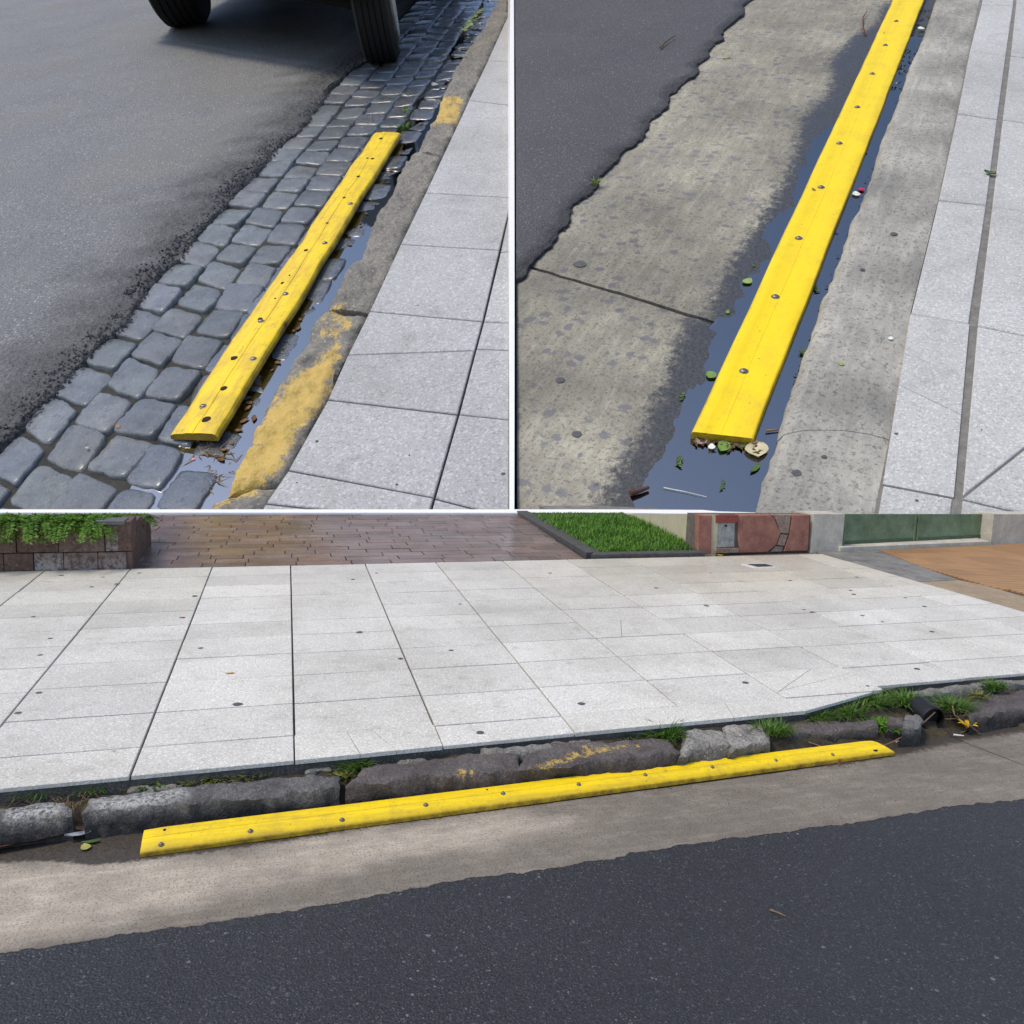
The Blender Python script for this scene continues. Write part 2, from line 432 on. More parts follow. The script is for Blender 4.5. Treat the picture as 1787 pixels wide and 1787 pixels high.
# ------------------------------------------------------------------ shared materials
m_dark = plain('dark_mortar', (.03, .029, .027), .9, .4, 25, bumpd=.01)
m_steel = plain('bolt_steel', (.23, .22, .22), .42, .4, 60, metal=.7)
m_rust = plain('bolt_rust', (.14, .07, .04), .7, .5, 50)
m_hole = plain('hole_dark', (.02, .012, .008), .9, .3, 50)
m_white = plain('white_coping', (.85, .85, .84), .8, .04, 5, amt=.05)
m_earth = plain('embankment_earth', (.16, .14, .12), .95, .3, 1.2, bumpd=.05)
m_terrL = terrazzo('pavement_tile_grey', (.41, .412, .415), 5.6, 180)
m_terrR = terrazzo('pavement_tile_pale', (.475, .476, .472), 5.5, 230)
m_terrB = terrazzo('pavement_tile_white', (.66, .645, .60), 1.0, 200)
m_grass = leafy('grass_blade', (.06, .14, .015), (.14, .26, .04))
m_lawn = leafy('lawn_blade', (.045, .15, .01), (.19, .40, .04))
m_dry = leafy('dry_straw', (.20, .13, .06), (.30, .22, .11))
m_fern = leafy('fern_leaf', (.05, .13, .008), (.16, .32, .02))
LC = {}
def leafcol(name, c):
    if name not in LC: LC[name] = leafy('leaf_' + name, c, sc3(c, 1.3), .5, 20, .15)
    return LC[name]

# ------------------------------------------------------------------ small builders
def place(fr, u, v, h=0.0): return fr.at(u, v, h)
def leaf_geo(x0, y0, z0, size, ang, width, curl, seed=0, pitch=0.0):
    ca, sa = math.cos(R(ang)), math.sin(R(ang)); n = 14; rows = []
    for i in range(n + 1):
        t = i / n; w_ = (math.sin(math.pi * t ** .8) ** .75 if 0 < t < 1 else 0) * width * size * .5 * (1 + .1 * mn.noise(Vector((t * 5, seed, 0))))
        row = []
        for j in (-1, -.6, -.25, 0, .25, .6, 1):
            x = (t - .5) * size; y = j * w_ + .06 * size * math.sin(t * 3 + seed)
            z = .002 + curl * size * (.22 * abs(j) ** 1.5 * width + .4 * (t - .45) ** 2) + .012 * size * mn.noise(Vector((t * 4, j * 2, seed))) + pitch * x
            row.append((x0 + x * ca - y * sa, y0 + x * sa + y * ca, z0 + z))
        rows.append(row)
    V, fs = loft(rows); k = len(V)
    return V + [(a, b, z - .0012) for a, b, z in V], fs + [tuple(i + k for i in q[::-1]) for q in fs]
def leaf(fr, u, v, h, size, ang, matn, c, label, cat='leaf', width=.5, curl=.25, group=None, name='fallen_leaf', lift=.0):
    p = fr.at(u, v, h); V, fs = leaf_geo(p.x, p.y, h + lift, size, ang, width, curl, u)
    return tag(obj(name, V, fs, leafcol(matn, c), fr, smooth=180), label, cat, group)
def sprig(fr, u, v, h, n, size, spread, seed, label, mat, name='sprig', cat='sprig'):
    p = fr.at(u, v, h); rd = random.Random(seed)
    V, fs = join([tube([(p.x - spread * 2, p.y, h + .001), (p.x + spread * 2, p.y + spread, h + .002)], .0012, 5)] + [leaf_geo(p.x + (k / n - .5) * spread * 3.6, p.y + spread * .5 * (k / n) + rd.gauss(0, spread * .25), h, size * rd.uniform(.5, 1.1), rd.uniform(0, 360), rd.uniform(.25, .5), .5, k, rd.uniform(0, .25)) for k in range(n)])
    return tag(obj(name, V, fs, mat, fr, smooth=180), label, cat)
def twig(fr, pts, rad, mat, label, cat='twig', name='twig', forks=()):
    P = [fr.at(u, v, h) for u, v, h in pts]
    parts = [tube(P, [rad * (1 - .45 * i / (len(P) - 1)) for i in range(len(P))], 6)]
    for f in forks: parts.append(tube([fr.at(*q) for q in f], rad * .6, 5))
    V, fs = join(parts)
    return tag(obj(name, V, fs, mat, fr, smooth=60), label, cat)
def blades(cx, cy, cz, n, h, spread, rd, wid=.004, lean=.6, flat=0.0):
    V, fs = [], []
    for _ in range(n):
        a = rd.uniform(0, 2 * math.pi); r = spread * math.sqrt(rd.random()); bx, by = cx + r * math.cos(a), cy + r * math.sin(a)
        d = a + rd.uniform(-.9, .9); L = h * rd.uniform(.5, 1.15); le = lean * rd.uniform(.4, 1.4)
        w0 = wid * rd.uniform(.7, 1.3); px, py = -math.sin(d), math.cos(d); k = len(V)
        for i, t in enumerate((0, .35, .7, 1)):
            x = bx + math.cos(d) * L * le * t * t; y = by + math.sin(d) * L * le * t * t
            z = cz + L * t * (1 - (.35 + flat) * le * t); ww = w0 * (1 - t) ** .6
            if i < 3: V += [(x - px * ww, y - py * ww, z), (x + px * ww, y + py * ww, z)]
            else: V.append((x, y, z))
        fs += [(k, k + 1, k + 3, k + 2), (k + 2, k + 3, k + 5, k + 4), (k + 4, k + 5, k + 6)]
    return V, fs
def tuft(fr, u, v, h, n, hh, spread, seed, label, mat=None, wid=.004, lean=.6, name='grass_tuft', cat='grass tuft', group=None, flat=0.0):
    p = fr.at(u, v, h); V, fs = blades(p.x, p.y, h - .004, n, hh, spread, random.Random(seed), wid, lean, flat)
    return tag(obj(name, V, fs, mat or m_grass, fr, origin=(p.x, p.y, h)), label, cat, group)
def crumbs(name, fr, pts, n, spread, size, z, mat, seed, label, cat):
    rd = random.Random(seed); V, fs = [], []
    for _ in range(n):
        i = rd.randrange(len(pts) - 1); t = rd.random(); a, b = pts[i], pts[i + 1]
        x = a[0] + (b[0] - a[0]) * t + rd.gauss(0, 1) * spread * .4; y = a[1] + (b[1] - a[1]) * t + (abs(rd.gauss(0, 1)) - .12) * spread
        s = size * rd.uniform(.35, 1.2); k = len(V)
        for (dx, dy, dz) in ((1, 0, 0), (0, 1, 0), (-1, 0, 0), (0, -1, 0), (.3, .3, 1), (-.4, -.2, .8)):
            V.append((x + s * (dx + rd.uniform(-.3, .3)), y + s * (dy + rd.uniform(-.3, .3)), z + s * dz * rd.uniform(.4, .8) - (.3 * s if not dz else 0)))
        fs += [tuple(k + i for i in q) for q in ((0, 1, 4), (1, 2, 5), (1, 5, 4), (2, 3, 5), (3, 0, 4), (3, 4, 5))]
    return tag(obj(name, V, fs, mat, fr), label, cat, kind='stuff')

def plank(fr, name, nl, nr, fl, fre, thick, prof, mat, label, bolts, holes, wave=.0, seed=1, zfun=None, br=.014):
    """bolted plank: near-left, near-right, far-left, far-right corners (local xy, z of top); prof = (across 0..1, drop)"""
    nl, nr, fl, fre = (Vector(p) for p in (nl, nr, fl, fre))
    base = (nl + nr) / 2; o = empty(name, fr, (base.x, base.y, base.z - thick))
    n = 90; rows = []; gr = []
    for i in range(n + 1):
        t = i / n; row = []
        ends = max(0, 1 - min(t, 1 - t) * 60)
        for wq, dz in prof:
            p = (nl * (1 - wq) + nr * wq) * (1 - t) + (fl * (1 - wq) + fre * wq) * t
            z = p.z - dz + wave * nz(t * 9, wq * .8, 0, 1, seed) * (1 if dz < thick * .95 else .2)
            if dz < thick * .9: z -= ends * .004
            p = Vector((p.x, p.y + wave * .8 * nz(t * 14, 3, wq, 1, seed + 2), z))
            row.append(p); gr.append(max(sstep(thick * .35, thick * .7, dz), 1.1 * sstep(.5, .05, min(wq, 1 - wq) * 9) * (.45 + nz(t * 40, wq * 3, 0, 1, seed))))  # edge grime; the dark sides are shade put into the colour
        rows.append(row)
    V, fs = loft(rows, True); m = len(prof)
    fs = [f[::-1] for f in fs]; k = len(V)
    V = V + V[:m] + V[k - m:]; gr += [.95] * (2 * m)  # end caps painted dark brown, their shade put into the colour
    fs += [tuple(range(k, k + m)), tuple(range(k + m, k + 2 * m))[::-1]]
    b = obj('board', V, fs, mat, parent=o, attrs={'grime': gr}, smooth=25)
    def ztop(p):
        d = fl - nl; L2 = d.x ** 2 + d.y ** 2; t = ((p.x - nl.x) * d.x + (p.y - nl.y) * d.y) / L2
        a = nl * (1 - t) + fl * t; c = nr * (1 - t) + fre * t; e = c - a
        wq = ((p.x - a.x) * e.x + (p.y - a.y) * e.y) / (e.x ** 2 + e.y ** 2)
        dz = interp([q for q in prof if q[1] < thick * .8], wq)
        return (a * (1 - wq) + c * wq).z - dz + wave * nz(t * 9, wq * .8, 0, 1, seed)
    proto = None
    for (u, v) in bolts:
        p = fr.at(u, v, nl.z); z = ztop(p) - .001
        if proto is None:
            V, fs = lathe([(br * 1.35, 0), (br * 1.3, .0025), (br * .95, .003), (br * .9, .0062), (br * .6, .0085), (br * .32, .0088), (br * .3, .0066)], 14)
            proto = obj('bolt', [(a + p.x, b_ + p.y, c + z) for a, b_, c in V], fs, m_steel, parent=o, smooth=40)
            # recentre so that copies can share the mesh
            d = Vector((p.x, p.y, z)) - ORI[o.name]
            proto.data.transform(Matrix.Translation(-d)); proto.location = d; ORI[proto.name] = Vector((p.x, p.y, z))
        else: copy_part(proto, o, (p.x, p.y, z)).rotation_euler = (0, 0, u)
    ph = None
    for (u, v, r) in holes:
        p = fr.at(u, v, nl.z); z = ztop(p)
        V, fs = lathe([(r * 1.15, 0), (r * 1.05, .004), (r * .5, .0042), (r * .1, .004)], 12)
        V = [(a * (1 + .25 * nz(a * 90, b_ * 90, u)) + p.x, b_ * (1 + .25 * nz(b_ * 90, a * 90, v)) + p.y, c + z - .0015) for a, b_, c in V]
        obj('bolt_hole', V, fs, m_hole, parent=o, smooth=40)
    return tag(o, label, 'plank')

def tiles(fr, base, polys, z, thick, mat, gap, seed, tint, ch=.003, name='tile', tiltamp=.002):
    rd = random.Random(seed)
    for i, p in enumerate(polys):
        p = inset(p, gap)
        if len(p) < 3 or abs(area(p)) < 1e-4: continue
        V, fs = prism(p, z - thick, z, ch, (rd.uniform(-tiltamp, 0), rd.uniform(-tiltamp, tiltamp), rd.uniform(-tiltamp, tiltamp)))
        cx = sum(q[0] for q in p) / len(p); cy = sum(q[1] for q in p) / len(p)
        obj(name, V, fs, mat, parent=base, color=tint(rd, cx, cy))

# ================================================================== upper left ramp: cobbles
S = LF
la, lb = LF.at(889.3, 893), LF.at(889.3, 0)
def lclip(p): return clip(p, la, lb, 1)
def lb_y(x): return la.y + (lb.y - la.y) * (x - la.x) / (lb.x - la.x)
XN, XF = 1.30, 10.6
V, fs = prism(lclip([(XN - .1, -.3), (19.5, -.3), (19.5, 10.4), (XN - .1, 10.4)]), -1.0, -.17, 0)
tag(obj('embankment', V, fs, m_earth, S), 'earth embankment carrying the cobbled street', 'embankment', kind='structure')

# asphalt with a crumbling edge
m_asL = asphalt('asphalt_grey', (.118, .124, .133), (.38, .39, .39), S.S, 60, .62, .42, (.15, .14, .125))
epx = [(9, 775), (43, 745), (103, 689), (156, 631), (209, 578), (239, 546), (274, 490), (322, 450), (345, 415), (378, 378), (403, 352), (423, 325), (455, 297), (478, 277), (498, 249), (531, 222), (548, 199), (566, 179), (596, 141), (624, 116)]
edge = [LF.at(u, v, -.112) for u, v in epx]
edge = [(XN, 2.40), (1.75, 2.39)] + [(p.x, p.y + .015) for p in edge] + [(7.6, 2.33), (XF, 2.36), (19, 2.4)]
edge = jag(sorted(edge), .1, 3, 5)
rows = []; ev = []
for i, d in enumerate((-.012, 0, .015, .04, .08, .13, .2, .28, .38, .5, .7, 1.0, 1.5, 2.3, 3.5, 5.6, 8)):
    row = []
    for p in edge:
        z = -.112 + .012 * nz(p.x, d, 0, 1.4, 2) + .012 * sstep(0, .3, d) + (.008 * nz(p.x, p.y + d, 0, 22, 3) + .006 * nz(p.x, p.y + d, 0, 45, 4)) * (1 if .01 < d < .4 else .15)
        if i == 0: z = -.17
        if i == 1: z -= .02
        row.append((p.x, p.y + d, z)); ev.append(max(0, min(1, 1.2 - d / (.46 + .25 * nz(p.x, 0, 0, 1.7, 8)) + .55 * nz(p.x, d, 0, 6, 7))))
    rows.append(row)
V, fs = loft(rows)
tag(obj('road', V, [f[::-1] for f in fs], m_asL, S, attrs={'edge': ev}, smooth=50), 'grey asphalt road crumbling onto the cobbles', 'road', kind='structure')
m_crumb = plain('asphalt_crumb', (.05, .052, .058), .55, .8, 60)
crumbs('asphalt_crumbs', S, [(p.x, p.y) for p in edge], 3000, .085, .009, -.108, m_crumb, 4, 'loose asphalt crumbs along the cobble edge', 'gravel')

# cobbles
m_cob = cobble_mat()
m_bed = plain('cobble_joint_soil', (.022, .022, .02), .75, .5, 18, bumpd=.05, c2=(.05, .048, .04))
rows = [[(XN + (XF - XN) * i / 80, 1.33 + 1.12 * j / 12, -.136 - .02 * sstep(5, 2, j) + .006 * nz(i * .9, j * .9)) for j in range(13)] for i in range(81)]
V, fs = loft(rows)
gut = tag(obj('cobbled_gutter', V, fs, m_bed, S, smooth=180), 'dark soil bed of the cobbled gutter', 'gutter', kind='structure')
def cobble(cx, cy, L, W, skew, z, rd, wet):
    n = 4; V = []; e = 9.0
    cor = [(rd.uniform(-.1, .1), rd.uniform(-.1, .1)) for _ in range(4)]
    t0, t1 = rd.uniform(-.07, .07), rd.uniform(-.07, .07); sd = rd.random() * 50
    rings = [(1.02, -.035), (1.0, -.012), (.968, -.0035), (.89, -.0004), (.55, .001)]
    seg = 32
    for r, dz in rings:
        for k in range(seg):
            t = 2 * math.pi * k / seg; c, s_ = math.cos(t), math.sin(t)
            q = (abs(c) ** e + abs(s_) ** e) ** (-1 / e); a, b = c * q * r, s_ * q * r
            j = 1 + .06 * mn.noise(Vector((c * 5 + sd, s_ * 5, 3))) + .07 * mn.noise(Vector((c * 1.7 + sd, s_ * 1.7, 0))) + (cor[(0 if a > 0 else 1) + (0 if b > 0 else 2)][0] * .5 if abs(a * b) > .3 else 0)
            x = a * j * L / 2; y = b * j * W / 2
            V.append((cx + x + skew * y, cy + y, z + dz + t0 * x + t1 * y + .004 * mn.noise(Vector((x * 22 + sd, y * 22, sd)))))
    V.append((cx, cy, z + .002)); fs = []
    for i in range(len(rings) - 1):
        for k in range(seg):
            a, b = i * seg + k, i * seg + (k + 1) % seg; fs.append((a, b, b + seg, a + seg))
    k0 = (len(rings) - 1) * seg
    fs += [(k0 + k, k0 + (k + 1) % seg, len(V) - 1) for k in range(seg)]
    g = rd.uniform(.72, 1.22); o = obj('cobble', V, fs, m_cob, parent=gut, smooth=180, color=(g * rd.uniform(.96, 1.06), g, g * rd.uniform(.93, 1.05), wet))
rd = random.Random(11)
for (cy, wd, off, z, skew, wet, pitch) in ((2.275, .2, 2.09, -.118, .55, .0, .243), (2.068, .2, 1.91, -.12, .5, .0, .2335), (1.867, .195, 1.86, -.122, .42, .12, .239), (1.69, .165, 1.80, -.126, .35, .55, .238), (1.512, .165, 1.90, -.131, .3, 1.0, .24)):
    x = off - 3 * pitch
    while x < XF - .2:
        if x > XN:
            far = sstep(3.5, 6, x)
            w2 = min(1, wet + (.35 * far if cy < 2.2 else 0) + rd.uniform(-.06, .12))
            cobble(x + rd.uniform(-.012, .012), cy + .02 * far * (1 if cy > 1.6 else .2) + rd.uniform(-.006, .006), pitch * rd.uniform(.9, .97), wd * rd.uniform(.95, 1.02), skew * rd.uniform(.6, 1.1) * (1 - .5 * far), z + rd.uniform(-.006, .006), rd, max(0, w2))
        x += pitch
# standing water
m_wL = water('gutter_water_dark', (.5, .5, .48), 10.0)
left = jag([(XN, 1.78), (1.7, 1.8), (1.95, 1.74), (2.1, 1.66), (2.6, 1.645), (3.0, 1.72), (3.35, 1.80), (3.7, 1.76), (3.9, 1.65), (5, 1.63), (6.4, 1.62), (8, 1.64), (XF, 1.62)], .12, 3, 9)
left = sorted(left, key=lambda p: p.x)
rows = [[(p.x, 1.34, -.1335) for p in left], [(p.x, p.y, -.1335) for p in left]]
V, fs = loft(rows)
tag(obj('puddle', V, fs, m_wL, S), 'long blue puddle along the cobbled gutter', 'puddle', kind='structure')

# kerbstones
m_kL = stone('kerb_granite', (.17, .165, .15), (.29, .27, .235), S.S, 26, .7, True, None, .014)
stp = [(350, 883), (385, 848), (426, 767), (445, 724), (515, 601), (558, 531), (581, 495), (609, 445), (626, 433), (646, 378), (679, 330), (709, 264), (727, 249), (755, 199), (770, 161), (792, 113), (815, 75), (838, 45), (858, 10)]
swp = [(455, 888), (503, 818), (571, 697), (606, 619), (644, 543), (689, 445), (742, 336), (805, 203), (818, 174), (853, 101), (888, 23)]
ST = [(p.x, p.y) for p in (LF.at(u, v) for u, v in stp)]; SW = [(p.x, p.y) for p in (LF.at(u, v) for u, v in swp)]
kerb = tag(empty('kerb', S, (XN, 1.2, 0)), 'worn stone kerb with yellow paint beside the cobbles', 'kerb', kind='structure')
def kx(a, b): p, q = LF.at(*a), LF.at(*b); return p.x, q.x
cuts = [(XN, XN), kx((440, 850), (500, 823)), kx((566, 526), (636, 531)), kx((727, 252), (772, 262)), kx((810, 91), (848, 88)), (XF, XF)]
P1 = [(430, 770), (500, 660), (540, 640), (590, 590), (600, 600), (575, 690), (520, 760), (480, 830), (450, 860), (350, 895), (380, 850)]
P2 = [(768, 165), (812, 165), (800, 220), (748, 222)]
P3 = [(560, 545), (600, 530), (615, 570), (560, 600)]
for si in range(5):
    (a0, a1), (b0, b1) = cuts[si], cuts[si + 1]; rows = []; at = []; dk = []
    n = max(10, int((b0 - a0) / .018))
    prof = [(0, -.16), (-.02, -.07), (.02, -.02), (.1, -.004)] + [(q / 20, 0) for q in range(4, 18)] + [(.93, -.004), (.99, -.015), (1.0, -.09)]
    for i in range(n + 1):
        t = i / n; row = []; en = min(t, 1 - t) * (b0 - a0)
        ed = .02 * max(0, 1 - en / .03)
        for w_, dz in prof:
            x = (a0 + .006) * (1 - t) * (1 - w_) + (a1 + .006) * (1 - t) * w_ + (b0 - .006) * t * (1 - w_) + (b1 - .006) * t * w_
            y0, y1 = interp(ST, x), max(interp(SW, x) + .004, lb_y(x) + .01)
            y1 += .03 * max(0, nz(x, 5, 0, 3.1, si)) + .012 * abs(nz(x, 0, 0, 14, si + 3))
            y = y0 + (max(y1, lb_y(x)) - y0) * w_ + (.013 * nz(x, w_, dz, 11, si) if w_ < .15 else 0)
            z = dz - ed * (dz > -.1) + .012 * nz(x, y, 0, 5, si) + .006 * nz(x, y, 0, 15, si + 9) + .017 * (vor(x, y, 0, 8, si) - .45) + .011 * (vor(x, y, dz, 26, si) - .4) - .014
            row.append((x, y, min(z, .004))); u, v = S.proj((x, y, z))
            at.append(max(.80 * sstep(24, -22, pdist((u, v), P1)), .68 * sstep(12, -12, pdist((u, v), P2)), .5 * sstep(18, -8, pdist((u, v), P3))))
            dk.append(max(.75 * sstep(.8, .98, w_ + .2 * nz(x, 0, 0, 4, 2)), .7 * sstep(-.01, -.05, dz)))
        rows.append(row)
    V, fs = loft(rows); m = len(prof)
    fs = [f[::-1] for f in fs] + [tuple(range(m)), tuple(range(len(V) - m, len(V)))[::-1]]
    obj('kerbstone', V, fs, m_kL, parent=kerb, attrs={'paint': at, 'dark': dk}, smooth=60)

# pavement tiles
JT = [(p.x, p.y) for p in (LF.at(u, v) for u, v in ((752, 888), (800, 722), (828, 616), (843, 561), (870, 445), (888, 370)))]
JT = [(XN, .59)] + JT + [(XF, .8)]
SWx = [(XN, 1.12)] + SW + [(XF, 1.18)]
V, fs = prism(lclip([(XN, -.3), (XF, -.3), (XF, 1.12), (XN, 1.08)]), -.16, -.014, 0)
pv = tag(obj('pavement', V, fs, m_dark, S), 'grey pavement beside the cobbled gutter', 'pavement', kind='structure')
def crosses(fr, pairs, yl, yr):
    out = []
    for a, b in pairs:
        p, q = fr.at(*a), fr.at(*b); k = (q.x - p.x) / (q.y - p.y)
        xl = p.x; yL = interp(yl, xl); xl = p.x + k * (yL - p.y); yR = interp(yr, p.x); xr = p.x + k * (yR - p.y)
        out.append(((xl, interp(yl, xl)), (xr, interp(yr, xr))))
    return out
LCp = [((465, 878), (520, 884)), ((503, 820), (760, 868)), ((572, 697), (800, 723)), ((609, 619), (830, 611)), ((646, 543), (843, 561)), ((699, 426), (873, 436)), ((740, 336), (889, 344)), ((805, 203), (889, 208)), ((820, 175), (889, 184)), ((850, 106), (889, 107))]
cl = [((XN, 1.12), (XN, .59))] + crosses(S, LCp, SWx, JT)
for xx in (8.0, 9.2): cl.append(((xx, interp(SWx, xx)), (xx, .7)))
polys = []
for (l0, r0), (l1, r1) in zip(cl, cl[1:]):
    mid = [(l0[0] + (l1[0] - l0[0]) * t, interp(SWx, l0[0] + (l1[0] - l0[0]) * t)) for t in (0, 1)]
    q = [(r0[0], r0[1] + .001), (r1[0], r1[1] + .001), mid[1], mid[0]]
    polys.append(lclip(q))
cr = [((XN, .59), (XN, -.3))] + crosses(S, [((763, 871), (830, 888)), ((800, 723), (889, 732)), ((833, 609), (889, 611)), ((843, 561), (889, 563))], JT, [(0, 0), (9, 0)]) + [((3.4, .61), (3.4, 0)), ((4.0, .63), (4, 0)), ((4.6, .65), (4.6, 0))]
for (l0, r0), (l1, r1) in zip(cr, cr[1:]):
    q = lclip([(l0[0], l0[1] - .001), (l1[0], l1[1] - .001), r1, r0])
    if len(q) > 2: polys.append(q)
def tintL(rd, x, y):
    g = rd.uniform(.93, 1.06); return (g, g, g * 1.01, 0)
tiles(S, pv, [p for p in polys if len(p) > 2], 0, .03, m_terrL, .0032, 3, tintL)
def gum(fr, parent, u, v, h, r, seed, mat):
    r *= .5 + .5 * random.Random(seed).random() + .05; p = fr.at(u, v, h); rd = random.Random(seed); V = []
    for rr, z in ((1, .0002), (.85, .0009), (.4, .0012)):
        for k in range(10):
            t = k * math.pi / 5; q = r * rr * (1 + .25 * mn.noise(Vector((math.cos(t) + seed, math.sin(t), 0))))
            V.append((p.x + q * math.cos(t), p.y + q * math.sin(t), h + z))
    fs = [(i * 10 + k, i * 10 + (k + 1) % 10, i * 10 + 10 + (k + 1) % 10, i * 10 + 10 + k) for i in range(2) for k in range(10)] + [tuple(range(20, 30))]
    return obj('gum_spot', V, fs, mat, parent=parent, smooth=180)
m_gum = plain('old_gum', (.10, .10, .105), .85, .3, 60)
for i, (u, v, r) in enumerate(((553, 770, .006), (518, 842, .004), (878, 827, .007), (714, 794, .004), (729, 533, .006), (692, 845, .005))): gum(S, pv, u, v, 0, r, i, m_gum)

# the worn yellow plank
m_yL = yellow('yellow_paint_worn', S.S, .5, worn=(.62, .40, .05))
profL = [(0, .036), (-.02, .03), (.0, .014), (.1, .006), (.3, .004), (.33, .0025), (.36, 0), (.50, 0), (.515, .003), (.53, 0), (.70, -.001), (.92, 0), (.97, .004), (1.0, .014), (1.0, .03), (.98, .036)]
hz = -.078
c4 = [LF.at(u, v, hz) for u, v in ((292, 752), (377, 758), (652, 229), (699, 230))]
bl = [(354, 708), (443, 628), (455, 560), (498, 512), (567, 425), (612, 357)]
hl = [(361, 733, .016), (391, 678, .013), (409, 626, .013), (454, 556, .009), (493, 493, .008), (534, 437, .010), (571, 389, .007), (601, 346, .008), (625, 307, .010), (650, 277, .011), (641, 276, .007), (665, 243, .012), (480, 520, .004), (505, 480, .004)]
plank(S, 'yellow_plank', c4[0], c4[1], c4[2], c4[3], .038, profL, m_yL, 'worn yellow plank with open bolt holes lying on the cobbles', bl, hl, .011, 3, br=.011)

# small things on the cobbles
tuft(S, 702, 222, -.13, 26, .05, .05, 3, 'small dull weed at the far end of the worn yellow plank', wid=.005, lean=1.1, name='weed', cat='weed')
tuft(S, 709, 196, -.13, 18, .04, .04, 4, 'tiny dull weed in the cobbled gutter above the worn plank', wid=.005, lean=1.1, name='weed', cat='weed')
tuft(S, 283, 660, -.145, 40, .02, .03, 6, 'patch of moss in a cobble joint left of the worn plank', wid=.006, lean=.8, name='moss', cat='moss')
rd = random.Random(5)  # leaf shapes added to stand in for bright foliage mirrored in the water
V, fs = join([leaf_geo(p.x + rd.gauss(0, .03), p.y + rd.gauss(0, .02), -.13 + .003 * i, .09 * rd.uniform(.6, 1.2), rd.uniform(0, 360), .5, .6, i, rd.uniform(-.2, .3)) for i, p in enumerate(LF.at(838 - 27 * t / 30, 18 + 58 * t / 30, -.128) for t in range(31))])
tag(obj('leaf_heap', V, fs, leafcol('pale', (.40, .46, .2)), S, smooth=180), 'heap of pale green leaves in the far cobbled gutter', 'leaves', kind='stuff')
leaf(S, 205, 745, -.118, .035, 40, 'tan', (.30, .17, .08), 'small tan leaf lying between the near cobbles')
leaf(S, 337, 802, -.134, .018, 10, 'pink', (.62, .25, .30), 'tiny pink petal in the water below the worn plank', 'petal', name='petal', width=.8)
leaf(S, 152, 782, -.112, .02, 80, 'straw', (.42, .40, .30), 'pale straw coloured leaf scrap on a near cobble')
leaf(S, 758, 150, -.13, .10, 20, 'grey', (.45, .46, .5), 'crumpled grey litter scrap in the far cobbled gutter', 'litter', name='litter', width=.5, curl=.8)
leaf(S, 345, 765, -.125, .06, 30, 'straw', (.42, .40, .30), 'straw scrap under the near end of the worn plank', 'leaf', width=.2)
V, fs = join([blades(p.x, p.y, -.136, 14, .03, .05, random.Random(i), .003, 2.2, .1) for i, p in enumerate(LF.at(u, v, -.136) for u, v in ((345, 790), (375, 800), (390, 820), (360, 840), (352, 775), (382, 790)))])
tag(obj('leaf_litter', V, fs, m_dry, S), 'rotting straw and leaf litter floating by the kerb', 'leaf litter', kind='stuff')

V, fs = join([leaf_geo(p.x + rd.gauss(0, .03), p.y + rd.gauss(0, .02), -.133, .035 * rd.uniform(.5, 1.2), rd.uniform(0, 360), .5, .5, i) for i, p in enumerate(LF.at(380 + 420 * t / 45, 800 - 690 * t / 45, -.133) for t in range(46))])
tag(obj('leaf_scraps', V, fs, leafcol('scrap', (.16, .08, .035)), S, smooth=180), 'brown leaf scraps strewn along the cobbled gutter', 'leaf litter', kind='stuff')

# the parked car: only its wheels and underside reach into the picture
wr, wl = LF.at(668, 112, -.12), LF.at(316, 52, -.1)
m_tyre = plain('tyre_rubber', (.014, .014, .015), .75, .3, 30)
m_rim = plain('rim_steel', (.42, .41, .36), .5, .25, 20, metal=.5)
m_car = plain('car_paint', (.02, .022, .025), .3, .1, 5)
m_under = plain('car_underside', (.012, .011, .01), .9, .3, 10)
m_glass = plain('car_glass', (.02, .025, .03), .08, .1, 4)
car = empty('parked_car', S, (wr.x + 1.6, (wr.y + wl.y) / 2, -.12))
def spin(V, c, a=R(13)):
    return [(c[0] + (x - c[0]) * math.cos(a) - (y - c[1]) * math.sin(a), c[1] + (x - c[0]) * math.sin(a) + (y - c[1]) * math.cos(a), z) for x, y, z in V]
def wheel(c, rad, wd, outer):
    pr = [(rad * .62, -wd / 2), (rad * .9, -wd / 2), (rad * .985, -wd * .4)]
    for k in range(5):
        a = -wd * .32 + k * wd * .16
        pr += [(rad, a - wd * .06), (rad, a + wd * .06), (rad * .975, a + wd * .065), (rad * .975, a + wd * .095)]
    pr += [(rad * .985, wd * .42), (rad * .9, wd / 2), (rad * .62, wd / 2)]
    V, fs = lathe(pr, 36, c, 'y'); t = obj('tyre', spin(V, c), [f[::-1] for f in fs], m_tyre, parent=car, smooth=35)
    V, fs = lathe([(rad * .1, -.01 * outer), (rad * .3, -.02 * outer), (rad * .36, .0), (rad * .52, -.03 * outer), (rad * .6, .02 * outer), (rad * .64, .01 * outer), (rad * .64, -.05 * outer)], 32, (c[0], c[1] + outer * (wd / 2 + .004), c[2]), 'y')
    obj('rim', spin(V, c), fs, m_rim, parent=t, smooth=40)
rR, rL = .46, .60
wheel((wr.x + .12, wr.y + .02, -.12 + rR), rR, .30, -1)
wheel((wl.x + .25, wl.y, -.1 + rL), rL, .46, 1)
wheel((wr.x + 3.1, wr.y + .02, -.12 + rR), rR, .30, -1)
wheel((wl.x + 3.1, wl.y, -.1 + rL), rL, .46, 1)
